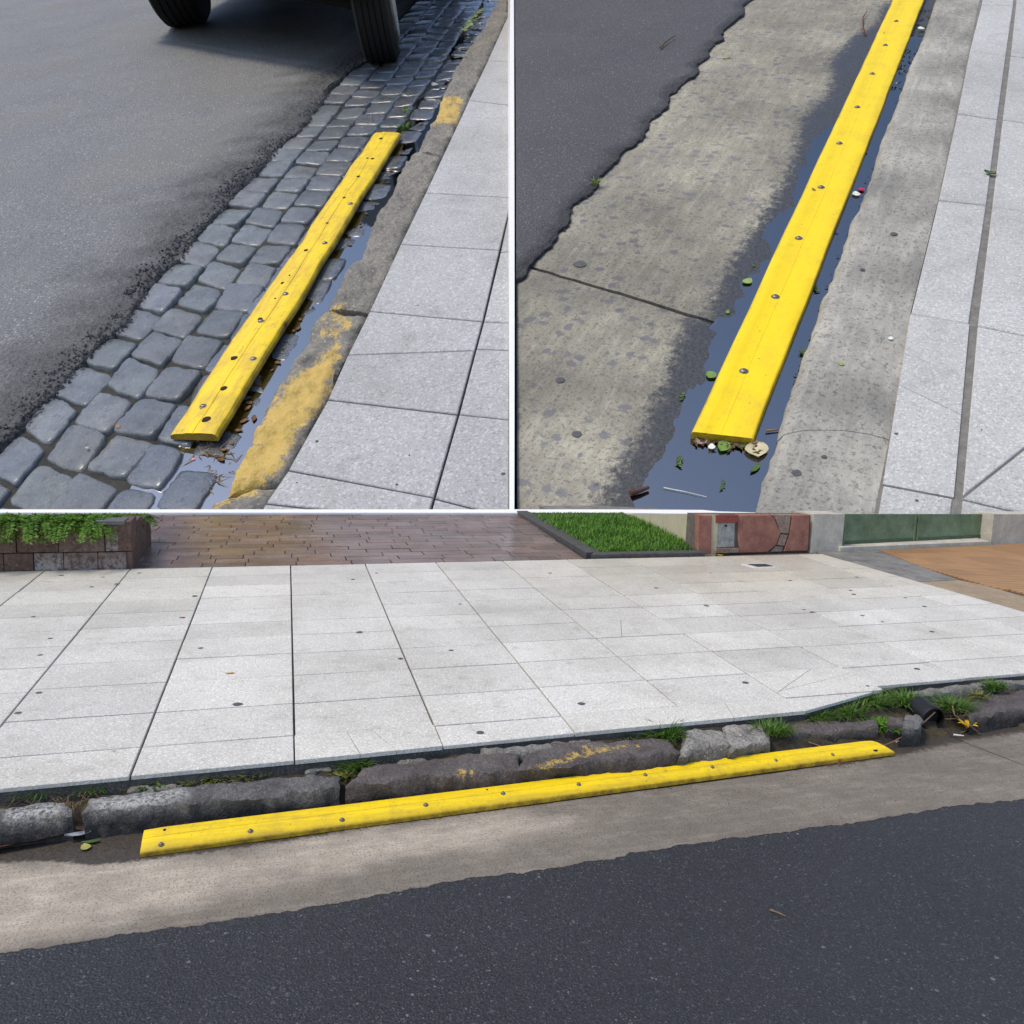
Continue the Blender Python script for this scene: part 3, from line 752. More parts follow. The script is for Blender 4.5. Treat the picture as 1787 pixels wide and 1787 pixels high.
def sheared(x0, x1, y0, y1, z0, z1, r=.0):
    k = (wl.x - wr.x) / (wl.y - wr.y)
    def P(x, y, z): return (x + k * (y - wr.y), y, z)
    xs = (x0, x1); ins = (z1 - z0) * r
    lo = [P(x0, y0, z0), P(x1, y0, z0), P(x1, y1, z0), P(x0, y1, z0)]
    hi = [P(x0 + ins, y0 + ins * .6, z1), P(x1 - ins, y0 + ins * .6, z1), P(x1 - ins, y1 - ins * .6, z1), P(x0 + ins, y1 - ins * .6, z1)]
    return lo + hi, [(3, 2, 1, 0), (4, 5, 6, 7), (0, 1, 5, 4), (1, 2, 6, 5), (2, 3, 7, 6), (3, 0, 4, 7)]
x0 = wr.x; kx_ = (wl.x - wr.x) / (wl.y - wr.y)
def carbox(name, xa, xb, ya, yb, lift, z1, mat, r=.0, v0=6.0):
    """sheared box whose lower near edge just clears the picture top"""
    P = lambda x, y, z: (x + kx_ * (y - wr.y), y, z)
    za, zb = LF.hfor(*P(xa, ya, 0)[:2], v0) + lift, LF.hfor(*P(xa, yb, 0)[:2], v0) + lift
    i_ = (z1 - za) * r
    V = [P(xa, ya, za), P(xb, ya, za), P(xb, yb, zb), P(xa, yb, zb), P(xa + i_, ya + i_, z1), P(xb - i_, ya + i_, z1), P(xb - i_, yb - i_, z1), P(xa + i_, yb - i_, z1)]
    return obj(name, V, [(3, 2, 1, 0), (4, 5, 6, 7), (0, 1, 5, 4), (1, 2, 6, 5), (2, 3, 7, 6), (3, 0, 4, 7)], mat, parent=car)
carbox('underbody', x0 - .1, x0 + 3.9, wr.y + .22, wl.y - .3, .03, .55, m_under)
carbox('body', x0 - .4, x0 + 4.3, wr.y - .16, wl.y + .24, .05, 1.25, m_car, .1)
carbox('bumper', x0 - .6, x0 - .41, wr.y - .1, wl.y + .2, .10, .75, m_car, .1)
carbox('cabin', x0 + .9, x0 + 3.6, wr.y + .1, wl.y - .1, 1.1, 2.1, m_glass, .5)
V, fs = tube([(wl.x + .5, wl.y - .95, .14), (wl.x + 1.6, wl.y - .95, .2)], .09, 12); obj('exhaust', V, fs, m_under, parent=car, smooth=50)
V, fs = tube([(wr.x + .12, wr.y + .1, .3), (wl.x + .25, wl.y - .2, .36)], .05, 8); obj('axle', V, fs, m_under, parent=car, smooth=50)
tag(car, 'dark parked car standing over the cobbles, black tyres and underside showing', 'car')

# ================================================================== upper right ramp: flooded concrete gutter
S = RF
ra, rb = RF.at(897.8, 893), RF.at(897.8, 0)
def rclip(p): return clip(p, ra, rb, -1)
def rb_y(x): return ra.y + (rb.y - ra.y) * (x - ra.x) / (rb.x - ra.x)
XN, XF = 1.30, 8.6
V, fs = prism(rclip([(XN - .1, -2.2), (XF + .1, -2.2), (XF + .1, 8), (XN - .1, 8)]), -1.0, -.19, 0)
tag(obj('embankment', V, fs, m_earth, S), 'earth embankment carrying the flooded street', 'embankment', kind='structure')
m_asR = asphalt('asphalt_dark', (.06, .061, .068), (.20, .20, .21), S.S, 75, .75, .34)
epx = [(897, 493), (920, 473), (935, 450), (973, 405), (996, 383), (1013, 347), (1036, 330), (1056, 300), (1081, 274), (1124, 237), (1142, 204), (1169, 174), (1187, 151), (1217, 116), (1242, 83), (1263, 53), (1298, 9)]
edge = sorted([(p.x, p.y) for p in (RF.at(u, v, -.106) for u, v in epx)] + [(XN, 1.40), (2.2, 1.41), (XF, 1.50)])
edge = jag(edge, .12, 3, 8)
rows = []; ev = []
for i, f in enumerate((-.01, 0, .004, .012, .025, .045, .07, .1, .15, .22, .32, .5, .75, 1)):
    row = []
    for p in edge:
        dm = max(.02, min(4.5, rb_y(p.x) - p.y)) if rb_y(p.x) > p.y else .0
        d = max(f, -.01) * (dm if f > 0 else 1)
        z = -.106 + .004 * nz(p.x, d, 0, 1.4, 2) + (.006 * nz(p.x, p.y + d, 0, 24, 3) + .005 * nz(p.x, p.y + d, 0, 50, 4)) * (1 if .002 < d < .12 else .15)
        if i == 0: z = -.19
        if i == 1: z -= .012
        row.append((p.x, min(p.y + d, rb_y(p.x)), z)); ev.append(max(0, min(1, 1.0 - d / (.09 + .05 * nz(p.x, 0, 0, 3, 8)) + .3 * nz(p.x, d, 0, 9, 7))) if f < .9 else 0)
    rows.append(row)
V, fs = loft(rows)
tag(obj('road', V, [f[::-1] for f in fs], m_asR, S, attrs={'edge': ev}, smooth=50), 'dark asphalt road ending at the concrete gutter', 'road', kind='structure')
crumbs('asphalt_crumbs', S, [(p.x, p.y) for p in edge if p.y < rb_y(p.x) - .1], 420, .025, .009, -.112, m_crumb, 6, 'loose asphalt crumbs along the concrete gutter', 'gravel')

# concrete gutter, two slabs with a joint
HG = -.122
m_cR = concrete('gutter_concrete', (.285, .268, .215), (.175, .165, .138), (.055, .056, .06), S.S, (.125, .124, .13), 75, .4)
wet_px = [(1560, 0), (1543, 15), (1533, 43), (1493, 63), (1453, 111), (1460, 131), (1448, 169), (1405, 209), (1397, 252), (1385, 290), (1370, 325), (1342, 370), (1293, 445), (1275, 475), (1253, 520), (1242, 553), (1207, 558), (1195, 586), (1180, 621), (1167, 667), (1142, 722), (1122, 770), (1079, 828), (1061, 873), (1030, 930), (1400, 950), (1800, -40)]
wetp = [(p.x, p.y) for p in (RF.at(u, v, HG) for u, v in wet_px)]
jl, jr = RF.at(920, 468, HG), RF.at(1212, 556, HG)
kj = (jr.x - jl.x) / (jr.y - jl.y)
def jx(y): return jl.x + kj * (y - jl.y)
gr = tag(empty('concrete_gutter', S, (XN, .8, HG)), 'stained concrete gutter in front of the poured kerb', 'gutter', kind='structure')
V, fs = prism(rclip([(XN, .05), (XF, .05), (XF, 1.6), (XN, 1.6)]), -.2, HG - .014, 0); obj('joint_filler', V, fs, m_dark, parent=gr)
def yc(x): return min(1.58, rb_y(x))
for si, (f0, f1) in enumerate(((lambda y: XN, lambda y: jx(y) - .011), (lambda y: jx(y) + .011, lambda y: XF))):
    rows = []; wv = []; tv = []
    ni = 26 if si == 0 else 130
    for i in range(-1, ni + 2):
        row = []
        for j in range(49):
            t = min(1, max(0, i / ni)); y = .06 + (1.58 - .06) * j / 48
            a, b = f0(y), f1(y); x = a + (b - a) * t
            x += .006 * nz(x, y, 0, 17, 4) * (t in (0, 1)); y = .06 + (min(1.58, rb_y(x)) - .06) * j / 48
            z = HG + .003 * nz(x, y, 0, 2.5, 1) + .0015 * nz(x, y, 0, 15, 2) - (.03 if i in (-1, ni + 1) else 0) - .006 * (t in (0, 1))
            z -= .006 * sstep(.62, .3, y)
            row.append((x, y, z)); wv.append(sstep(.15, -.10, pdist((x, y), wetp)))
            u, v = S.proj((x, y, z)); tv.append(max(0, min(1, .25 + .5 * nz(x, y, 0, 2, 6))))
        rows.append(row)
    V, fs = loft(rows)
    obj('slab', V, fs, m_cR, parent=gr, attrs={'wet': wv, 'tone': tv}, smooth=60)
# water
m_wR = water('gutter_water_blue', (.6, .62, .66), 5.5)
wpx = [(1418, 215), (1400, 262), (1380, 320), (1345, 385), (1300, 455), (1275, 495), (1263, 526), (1243, 561), (1227, 594), (1205, 616), (1190, 667), (1175, 719), (1162, 772), (1132, 818), (1099, 858), (1085, 893), (1050, 950), (985, 1040)]
wl_ = sorted((p.x, p.y) for p in (RF.at(u, v, HG + .004) for u, v in wpx))
wl_ = jag([(q[0], q[1] - .005) for q in wl_] + [(4.9, .42), (5.4, .41), (6.0, .36), (6.6, .30)], .12, 3, 31)
wl_ = sorted(wl_, key=lambda p: p.x)
V, fs = loft([[(p.x, .05, HG - .0015) for p in wl_], [(p.x, max(p.y, .06), HG - .0015) for p in wl_]])
tag(obj('puddle', V, fs, m_wR, S), 'blue puddle flooding the concrete gutter beside the clean plank', 'puddle', kind='structure')

# poured kerb
m_kR = concrete('kerb_concrete', (.30, .29, .255), (.205, .2, .185), (.1, .1, .1), S.S, None, 70)
ST = [(p.x, p.y) for p in (RF.at(u, v, -.006) for u, v in ((1318, 888), (1342, 810), (1357, 760), (1372, 709), (1382, 679), (1392, 646), (1412, 593), (1430, 546), (1440, 508), (1455, 478), (1468, 447), (1478, 418), (1488, 378), (1503, 352), (1523, 302), (1538, 247), (1569, 171), (1591, 106), (1614, 58), (1629, 12)))]
SW = [(p.x, p.y) for p in (RF.at(u, v) for u, v in ((1538, 888), (1546, 747), (1564, 664), (1589, 546), (1616, 445), (1637, 350), (1672, 191), (1692, 88), (1712, 10)))]
c1L = [RF.at(u, v) for u, v in ((1543, 845), (1590, 548), (1637, 349), (1669, 198), (1692, 89), (1712, 9))]
SWk = [(XN, -.143)] + [(p.x, interp(SW, p.x)) for p in c1L] + [(XF, -.146)]
kerb = tag(empty('kerb', S, (XN, 0, 0)), 'poured grey concrete kerb beside the blue puddle', 'kerb', kind='structure')
k0, k1 = RF.at(1360, 752), RF.at(1546, 757)
cuts = [(XN, XN), (k0.x, k1.x), (XF, XF)]
prof = [(0, -.14), (-.01, -.06), (.0, -.03), (.05, -.008), (.12, -.002)] + [(q / 10, 0) for q in range(2, 9)] + [(.94, -.002), (1.0, -.006), (1.0, -.05)]
for si in range(2):
    (a0, a1), (b0, b1) = cuts[si], cuts[si + 1]; rows = []; tv = []; n = 20 if si == 0 else 150
    for i in range(n + 1):
        t = i / n; row = []
        for w_, dz in prof:
            e = .0015
            x = ((a0 + e) * (1 - w_) + (a1 + e) * w_) * (1 - t) + ((b0 - e) * (1 - w_) + (b1 - e) * w_) * t
            if si == 0: x += .03 * math.sin(w_ * 3.1) * t * (1 - .6 * (1 - t))
            elif t < .2: x += .03 * math.sin(w_ * 3.1) * (1 - t / .2)
            y0, y1 = interp(ST, x), interp(SWk, x) - .001
            y = y0 + (y1 - y0) * w_ + ((.008 * nz(x, w_, dz, 12, si) + .005 * nz(x, 0, dz, 40, si)) if w_ < .1 else 0)
            z = dz - .006 + .006 * nz(x, y, 0, 4, 5) + .0022 * nz(x, y, 0, 26, 6) - .006 * (t in (0., 1.))
            row.append((x, y, min(z, .001))); tv.append(max(0, min(1, .3 + .6 * nz(x, y, 0, 3, 8))))
        rows.append(row)
    V, fs = loft(rows); m = len(prof)
    fs = [f[::-1] for f in fs] + [tuple(range(m)), tuple(range(len(V) - m, len(V)))[::-1]]
    kb = obj('kerb_section', V, fs, m_kR, parent=kerb, attrs={'tone': tv, 'wet': [0.0] * len(V)}, smooth=60)
for i, (u, v, r) in enumerate(((1390, 825, .018), (1438, 797, .015), (1505, 470, .017), (1560, 408, .017))): gum(S, kerb, u, v, -.002, r, i + 30, m_gum)
for i, (u, v, r) in enumerate(((977, 663, .022), (1006, 757, .024), (1012, 460, .028))): gum(S, gr, u, v, HG + .003, r, i + 50, m_gum)

# pavement tiles
V, fs = prism([(XN, -2), (XF, -2), (XF, -.13), (XN, -.13)], -.16, -.007, 0)
m_mortR = plain('joint_mortar', (.2, .19, .175), .9, .3, 30, bumpd=.01)
pv = tag(obj('pavement', V, fs, m_mortR, S), 'pale tiled pavement beside the poured kerb', 'pavement', kind='structure')
SWx = SWk
JL = [(XN, -.313)] + [(p.x, p.y) for p in (RF.at(u, v) for u, v in ((1667, 853), (1677, 722), (1692, 568), (1710, 445), (1730, 310), (1742, 206), (1757, 93), (1769, 10)))] + [(XF, -.345)]
JR = [(XN, -.330)] + [(p.x, p.y) for p in (RF.at(u, v) for u, v in ((1679, 863), (1692, 672), (1707, 553), (1720, 445), (1737, 310), (1749, 209), (1763, 98), (1773, 10)))] + [(XF, -.357)]
c1 = [((XN, -.143), (XN, -.313))] + crosses(S, [((1543, 845), (1664, 868)), ((1590, 548), (1694, 566)), ((1637, 349), (1725, 358)), ((1669, 198), (1742, 208)), ((1692, 89), (1757, 96)), ((1712, 9), (1769, 10))], SWx, JL) + [((XF, -.146), (XF, -.345))]
c2 = [((XN, -.33), (XN, -.9))] + crosses(S, [((1682, 871), (1755, 888)), ((1705, 568), (1778, 583)), ((1730, 360), (1778, 367)), ((1750, 209), (1778, 213)), ((1763, 97), (1778, 99))], JR, [(0, -.9), (9, -.9)]) + [((XF, -.357), (XF, -.9))]
polys = []
for cc in (c1, c2):
    for (l0, r0), (l1, r1) in zip(cc, cc[1:]): polys.append([r0, r1, l1, l0])
dg = RF.at(1778, 790), RF.at(1682, 866)
p7 = polys.pop(len(c1) - 1 + 1)
polys += [clip(p7, dg[0], dg[1], 1), clip(p7, dg[0], dg[1], -1)]
for k in range(1, 12):
    polys.append([(XN + (k - 1) * .65, -1.9), (XN + k * .65, -1.9), (XN + k * .65, -.91), (XN + (k - 1) * .65, -.91)])
# hairline crack across one tile
ca, cb = RF.at(1564, 669), RF.at(1674, 722)
pi = polys.pop(1); polys += [clip(pi, ca, cb, 1), clip(pi, ca, cb, -1)]
n_thin = len(polys) - 2
def tintR(rd, x, y):
    g = rd.uniform(.95, 1.05); return (g, g, g, 0)
tiles(S, pv, polys[:n_thin], 0, .03, m_terrR, .0035, 3, tintR)
tiles(S, pv, polys[n_thin:], 0, .03, m_terrR, .0009, 3, tintR, ch=.0008, tiltamp=.0)
for i, (u, v, r) in enumerate(((1564, 757, .006), (1600, 873, .006), (1713, 750, .004))): gum(S, pv, u, v, 0, r, i + 70, m_gum)

# the clean yellow plank
m_yR = yellow('yellow_paint_clean', S.S, .2, (.90, .66, .004), (.78, .54, .015))
profR = [(0, .034), (0, .008), (.02, .001), (.06, 0), (.24, -.0008), (.25, .0), (.47, 0), (.478, .0016), (.486, 0), (.78, 0), (.96, .0006), (.985, .003), (1.0, .01), (1.0, .034)]
hz = -.09
c4 = [RF.at(u, v, hz) for u, v in ((1207, 751), (1316, 763))]
d = RF.at(1553, 9, hz) - c4[0]; d2 = RF.at(1609, 9, hz) - c4[1]
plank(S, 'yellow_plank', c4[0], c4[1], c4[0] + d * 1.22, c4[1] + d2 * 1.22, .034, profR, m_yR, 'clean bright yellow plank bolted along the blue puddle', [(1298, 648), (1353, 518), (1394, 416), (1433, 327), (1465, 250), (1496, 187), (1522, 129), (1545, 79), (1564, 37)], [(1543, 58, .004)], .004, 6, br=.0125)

# litter in and around the puddle
G = (.17, .30, .07); W0 = HG + .002
leaf(S, 1322, 787, W0, .075, 200, 'cream', (.62, .56, .38), 'large cream leaf with curled edge at the clean plank end', width=.95, curl=.35)
leaf(S, 1313, 772, W0 + .004, .035, 120, 'rust', (.35, .16, .05), 'rust brown leaf scrap on the large cream leaf', width=.5)
leaf(S, 1262, 780, W0, .055, 170, 'green', G, 'broad green leaf floating under the clean plank end', width=.75)
leaf(S, 1241, 780, W0 + .003, .028, 10, 'white', (.78, .8, .76), 'white petal between green leaves at the plank end', 'petal', width=.8, name='petal')
leaf(S, 1222, 768, W0, .055, 30, 'mauve', (.36, .25, .22), 'pinkish brown leaf tucked under the plank corner', width=.7)
leaf(S, 1290, 778, W0, .04, 100, 'dgreen', (.08, .15, .04), 'dark green leaf beside the large cream leaf')
leaf(S, 1318, 818, W0, .05, 150, 'dgreen', (.08, .15, .04), 'narrow dark green leaf below the large cream leaf', width=.35)
leaf(S, 1240, 655, W0, .045, 60, 'green', G, 'round green leaf touching the left plank edge', width=.85)
leaf(S, 1304, 491, W0, .05, -20, 'lime', (.30, .40, .12), 'pale lime leaf afloat left of the clean plank', width=.75)
leaf(S, 1270, 545, W0, .026, 20, 'green', G, 'tiny green leaf afloat near the gutter joint', width=.6)
leaf(S, 1315, 464, W0, .02, 60, 'dgreen', (.08, .15, .04), 'tiny dark leaf afloat above the pale lime leaf')
m_sp = leafcol('sprig', (.075, .13, .035))
sprig(S, 1187, 806, W0, 12, .03, .010, 12, 'floating clump of green sprigs below the wet concrete', m_sp)
sprig(S, 1192, 692, W0, 9, .02, .012, 13, 'small green sprig by the puddle rim', m_sp)
sprig(S, 1264, 846, W0, 6, .016, .012, 14, 'pale drowned sprig near the picture bottom', m_sp)
twig(S, [(1100, 861, W0 + .008), (1117, 856, W0 + .008), (1132, 850, W0 + .008)], .0095, plain('brown_bark', (.10, .045, .025), .5, .4, 50), 'short thick brown stick stub at the puddle rim', 'stick', 'stick')
twig(S, [(1158, 851, W0 + .001), (1195, 858, W0 + .001), (1233, 867, W0 + .001)], .0018, leafcol('white', (.7, .7, .66)), 'thin white stem lying in the puddle', 'stem', 'stem')
twig(S, [(1337, 752, W0 + .003), (1362, 749, W0 + .003)], .004, leafcol('tan', (.30, .17, .08)), 'pale tan stick stub between plank and kerb', 'stick', 'stick')
twig(S, [(1152, 83, -.09), (1160, 74, -.088), (1178, 62, -.086)], .006, m_dry, 'pale forked twig on the dark asphalt', forks=[((1158, 77, -.088), (1150, 73, -.088))])
twig(S, [(1511, 62, HG + .004), (1506, 45, HG + .01), (1506, 30, HG + .02), (1513, 20, HG + .02)], .005, plain('red_stem', (.10, .03, .02), .6, .3, 50), 'curved dark red stem beside the far plank', 'stem', 'stem')
leaf(S, 1268, 103, HG, .055, 300, 'amber', (.42, .24, .05), 'amber leaf curl on the dry concrete', width=.3, curl=.8)
leaf(S, 1503, 331, W0, .035, 60, 'magenta', (.6, .02, .10), 'magenta petal against the kerb', 'petal', width=.8, name='petal')
leaf(S, 1493, 339, W0, .05, 10, 'white', (.7, .72, .7), 'white petal beside the magenta petal', 'petal', width=.7, name='petal')
leaf(S, 1607, 50, HG + .01, .06, 10, 'white', (.7, .72, .7), 'white petal in the far dark gutter', 'petal', width=.7, name='petal')
leaf(S, 1511, 265, W0, .03, 10, 'tan', (.30, .17, .08), 'brown leaf afloat in the narrow channel')
leaf(S, 1457, 404, W0, .035, 70, 'tan', (.30, .17, .08), 'tan leaf sliver in the channel by a plank bolt', width=.3)
leaf(S, 1420, 331, -.09, .03, 30, 'rust', (.35, .16, .05), 'brown leaf scrap lying on the clean plank', width=.5)
leaf(S, 1727, 303, .002, .05, 70, 'dgreen', (.05, .10, .02), 'dark green leaf lying on the pale tiles', width=.6, curl=.9)
leaf(S, 1467, 636, -.004, .022, 70, 'lime', (.35, .5, .1), 'lime leaf scrap on the concrete kerb', width=.8)
leaf(S, 1554, 591, -.004, .02, 10, 'white', (.7, .72, .7), 'white litter scrap on the concrete kerb', 'litter', name='litter', width=.8)
sprig(S, 1403, 615, W0, 9, .03, .010, 16, 'weed sprouting from the kerb foot', m_sp, 'weed', 'weed')
sprig(S, 1425, 502, W0, 9, .024, .014, 17, 'weed strand across the narrow channel', m_sp, 'weed', 'weed')
tuft(S, 1039, 319, -.1, 22, .035, .016, 18, 'bright weed sprouting from the asphalt edge', leafy('weed_leaf', (.2, .32, .04), (.3, .42, .06)), name='weed', cat='weed', wid=.004, lean=.9)
rd = random.Random(9)
V, fs = join([leaf_geo(p.x + rd.gauss(0, .008), p.y + rd.gauss(0, .01), W0 + .001, rd.uniform(.008, .024), rd.uniform(0, 360), rd.uniform(.3, .7), .4, i) for i, p in enumerate(RF.at(1216 + 118 * t / 60, 765 + 12 * t / 60 + rd.uniform(-3, 16), W0) for t in range(61))] + [leaf_geo(p.x + rd.gauss(0, .01), p.y + rd.gauss(0, .006), W0 + .001, rd.uniform(.006, .016), rd.uniform(0, 360), .5, .4, i) for i, p in enumerate(RF.at(1385 + 190 * t / 40, 670 - 520 * t / 40, W0) for t in range(41))])
tag(obj('leaf_scraps', V, fs, leafcol('scrap2', (.11, .075, .035)), S, smooth=180), 'brown leaf scraps caught around the clean plank', 'leaf litter', kind='stuff')
V, fs = join([blades(p.x, p.y, HG - .004, 10, .03, .05, random.Random(i), .006, 2.4, .1) for i, p in enumerate(RF.at(u, v, HG) for u, v in ((1612, 30), (1600, 62), (1592, 85), (1580, 105), (1570, 125), (1560, 150), (1618, 16), (1606, 45), (1588, 95), (1575, 115)))])
tag(obj('leaf_litter', V, fs, plain('wet_litter', (.045, .045, .035), .4, .5, 20), S), 'dark wet leaf litter in the far channel', 'leaf litter', kind='stuff')

# ================================================================== lower street
S = BF; HS = -.15
at = BF.at
# wide ground far below and around, to the horizon
V, fs = prism([(-600, -600), (600, -600), (600, 600), (-600, 600)], -1.6, -1.35, 0)
tag(obj('ground', V, fs, m_earth, S), 'bare ground around the streets', 'ground', kind='structure')
# asphalt
m_asB = asphalt('asphalt_wet', (.021, .0225, .029), (.16, .165, .18), 1.0, 105, .5, .36)
epx = [(15, 1658), (101, 1648), (201, 1630), (259, 1621), (450, 1595), (571, 1575), (697, 1555), (735, 1541), (895, 1523), (1041, 1500), (1192, 1471), (1340, 1453), (1538, 1427), (1659, 1405), (1779, 1393)]
HA = HS + .012
edge = sorted(((p.y, p.x) for p in (at(u, v, HA) for u, v in epx)))
e0, e1 = edge[0], edge[-1]
edge = [(-12.0, e0[1] + .05), (-7.0, e0[1] + .02)] + edge + [(4.0, e1[1]), (7.0, e1[1])]
edge = [(-12 + .2 * k_, interp(edge, -12 + .2 * k_)) for k_ in range(96)]
edge = jag(jag(edge, .04, 2, 3), .17, 3, 4)
edge = [Vector((b, a)) for a, b in sorted((p.x, p.y) for p in edge)]
rows = []; ev = []
for i, d in enumerate((-.006, 0, .01, .025, .05, .09, .15, .25, .4, .7, 1.2, 2.2, 4.0, 7.0)):
    row = []
    for p in edge:
        z = HA + .003 * nz(p.x - d, p.y, 0, 2, 2) + (.002 * nz(p.x - d, p.y, 0, 30, 3)) * (.0 < d < .2)
        if i == 0: z = HS - .1
        if i == 1: z -= .006
        row.append((p.x - d, p.y, z)); ev.append(.35 * max(0, 1 - d / .03))
    rows.append(row)
V, fs = loft(rows)
tag(obj('road', V, [f[::-1] for f in fs] if False else fs, m_asB, S, attrs={'edge': ev}, smooth=50), 'dark wet asphalt road in the foreground', 'road', kind='structure')
# concrete gutter
m_cB = concrete('gutter_concrete_brown', (.25, .222, .185), (.175, .152, .125), (.07, .06, .05), 1.0, None, 110, run='y')
pale = [(-80, 1505), (60, 1510), (240, 1500), (420, 1490), (640, 1455), (800, 1440), (900, 1425), (1010, 1425), (960, 1450), (700, 1500), (400, 1545), (240, 1590), (100, 1640), (-80, 1660)]
wetb = [(-100, 1440), (150, 1440), (250, 1440), (1540, 1285), (1700, 1262), (1900, 1240), (1900, 1262), (1700, 1292), (1580, 1318), (1450, 1336), (900, 1409), (600, 1452), (400, 1482), (250, 1502), (170, 1510), (60, 1502), (-100, 1515)]
slabs = ((7.0, -3.55), (-3.556, -12.0))
gu = tag(empty('concrete_gutter', S, (2.9, -1, HS)), 'brown stained concrete gutter beside the wet road', 'gutter', kind='structure')
V, fs = prism([(1.8, 7), (3.6, 7), (3.6, -12), (1.8, -12)], HS - .25, HS - .05, 0); obj('slab_bed', V, fs, m_dark, parent=gu)
for y0, y1 in slabs:
    rows = []; wv = []; tv = []; n = int(abs(y0 - y1) / .03)
    for i in range(n + 1):
        row = []
        for j in range(53):
            y = y0 + (y1 - y0) * i / n; x = 1.95 + (3.5 - 1.95) * j / 52
            if y1 == -3.55 and i == n: x, y = x, -3.55 + .18 * (x - 2.9)
            elif y0 == -3.556: y += .18 * (x - 2.9) * (1 - i / n)
            else: y += .18 * (x - 2.9) * (i / n)
            z = HS + .004 * nz(x, y, 0, 2, 1) + .0012 * nz(x, y, 0, 18, 2) - .008 * sstep(2.9, 3.25, x)
            row.append((x, y, z)); u, v = S.proj((x, y, z))
            tv.append(.95 * sstep(26, -22, pdist((u, v), pale) + 26 * nz(x, y, 0, 3.2, 5) + 14 * nz(x, y, 0, 9, 6)))
            wv.append(sstep(9, -9, pdist((u, v), wetb)) * (.85 if u > 600 else 1))
        rows.append(row)
    V, fs = loft(rows); obj('slab', V, [f[::-1] for f in fs], m_cB, parent=gu, attrs={'wet': wv, 'tone': tv}, smooth=60)

# soil verge behind the kerbstones
m_soil = plain('verge_soil', (.055, .042, .03), .95, .5, 14, bumpd=.012, c2=(.10, .085, .05))
rows = []
for i in range(241):
    y = 5.0 - 17 * i / 240; row = []
    for j in range(15):
        f_ = j / 14; bend = .3 * sstep(-2.55, -3.45, y)
        x = 3.27 + (3.52 + bend - 3.27) * f_ + (.05 if y < -3.2 else 0)
        z = HS - .02 + .07 * sstep(0, .35, f_) + .055 * sstep(.3, .95, f_) + .02 * nz(x, y, 0, 7, 3) + .01 * nz(x, y, 0, 20, 4)
        if -3.95 < y < -3.5: z -= .05 * sstep(.7, .2, f_)
        row.append((x, y, z))
    rows.append(row)
V, fs = loft(rows)
tag(obj('soil_verge', V, [f[::-1] for f in fs], m_soil, S, smooth=180), 'bare soil strip behind the broken kerbstones', 'soil', kind='structure')

# pavement base and tiles
m_joint = plain('pavement_joint', (.075, .072, .066), .9, .5, 6)
fe = [(7.2, 3.35), (4.2, 3.36), (1.07, 3.388), (-.026, 3.415), (-1.33, 3.455), (-2.64, 3.49), (-3.48, 3.755), (-4.27, 3.775), (-12.0, 3.82)]
def fx(y): return interp([(a, b) for a, b in fe], y)
bx_ = 7.66
outl = [(b + .01, a) for a, b in fe]
base_poly = outl + [(bx_, -12.0), (bx_, 7.2)]
m_edge = stone('pavement_edge_concrete', (.09, .085, .076), (.17, .16, .145), 1.0, 30, .85, bumpd=.01)
V, fs = prism(base_poly, HS - .1, -.021, 0)
sw = tag(obj('pavement', V, fs, m_edge, S, attrs={'dark': [.3] * len(V)}), 'broad white tiled pavement above the lower street', 'pavement', kind='structure')
colb = [-.029 + .6865 * k for k in range(6, -11, -1)]
rowx = [3.30, 3.68, 4.09, 4.53, 4.94, 5.34, 5.70, 6.08, 6.46, 6.86, 7.25, bx_]
def cy(k, x):
    yb = -.03 - .6865 * k + .004 * math.sin(k * 5); yf = -.028 - .652 * k
    return yf + (yb - yf) * (x - 3.42) / (7.65 - 3.42)
sl0, sl1 = at(1423, 963), at(1695, 1041)
cracks = [((1360, 1206), (1457, 1138)), ((607, 1279), (630, 1318)), ((652, 1276), (692, 1309)), ((1012, 1241), (1091, 1267)), ((1265, 1227), (1283, 1255)), ((1296, 1105), (1300, 1165)), ((1493, 1181), (1546, 1206)), ((1083, 1078), (1085, 1104)), ((1360, 1206), (1480, 1176))]
cl_ = [(at(*a), at(*b)) for a, b in cracks]
rd = random.Random(2); whole = []; thin = []
rowoff = {}
for k in range(-6, 11):
    ro = rd.uniform(-.02, .02)
    for i in range(len(rowx) - 1):
        xa, xb = rowx[i] + (ro if i else 0), rowx[i + 1] + (ro if i < len(rowx) - 2 else 0)
        g = -.0004
        q = [(xa, cy(k, xa) - g), (xb, cy(k, xb) - g), (xb, cy(k + 1, xb) + g), (xa, cy(k + 1, xa) + g)]
        q = [(a, b) for a, b in q]
        for (a, b), (c, d) in zip(fe, fe[1:]):           # trim to the kerb line
            if i <= 1: 
                lo, hi = d, b
            pa, pb = (b, a), (d, c)
            ym = sum(p[1] for p in q) / max(1, len(q)) if q else 0
            if i <= 1 and q and (c - .25 <= ym <= a + .25) and not (c < -2.6 and c > -3.5 and ym < -3.5) and not (a <= -3.4 and ym > -3.42):
                q = clip(q, pa, pb, 1)
        if len(q) > 2: q = clip(q, (sl0.x, sl0.y), (sl1.x, sl1.y), -1)
        if len(q) < 3: continue
        done = [q]
        for a, b in cl_:
            m = ((a.x + b.x) / 2, (a.y + b.y) / 2); out = []
            for z in done:
                if pdist(m, z) < -.005: out += [clip(z, a, b, 1), clip(z, a, b, -1)]
                else: out.append(z)
            done = out
        (whole if len(done) == 1 else thin).extend(done)
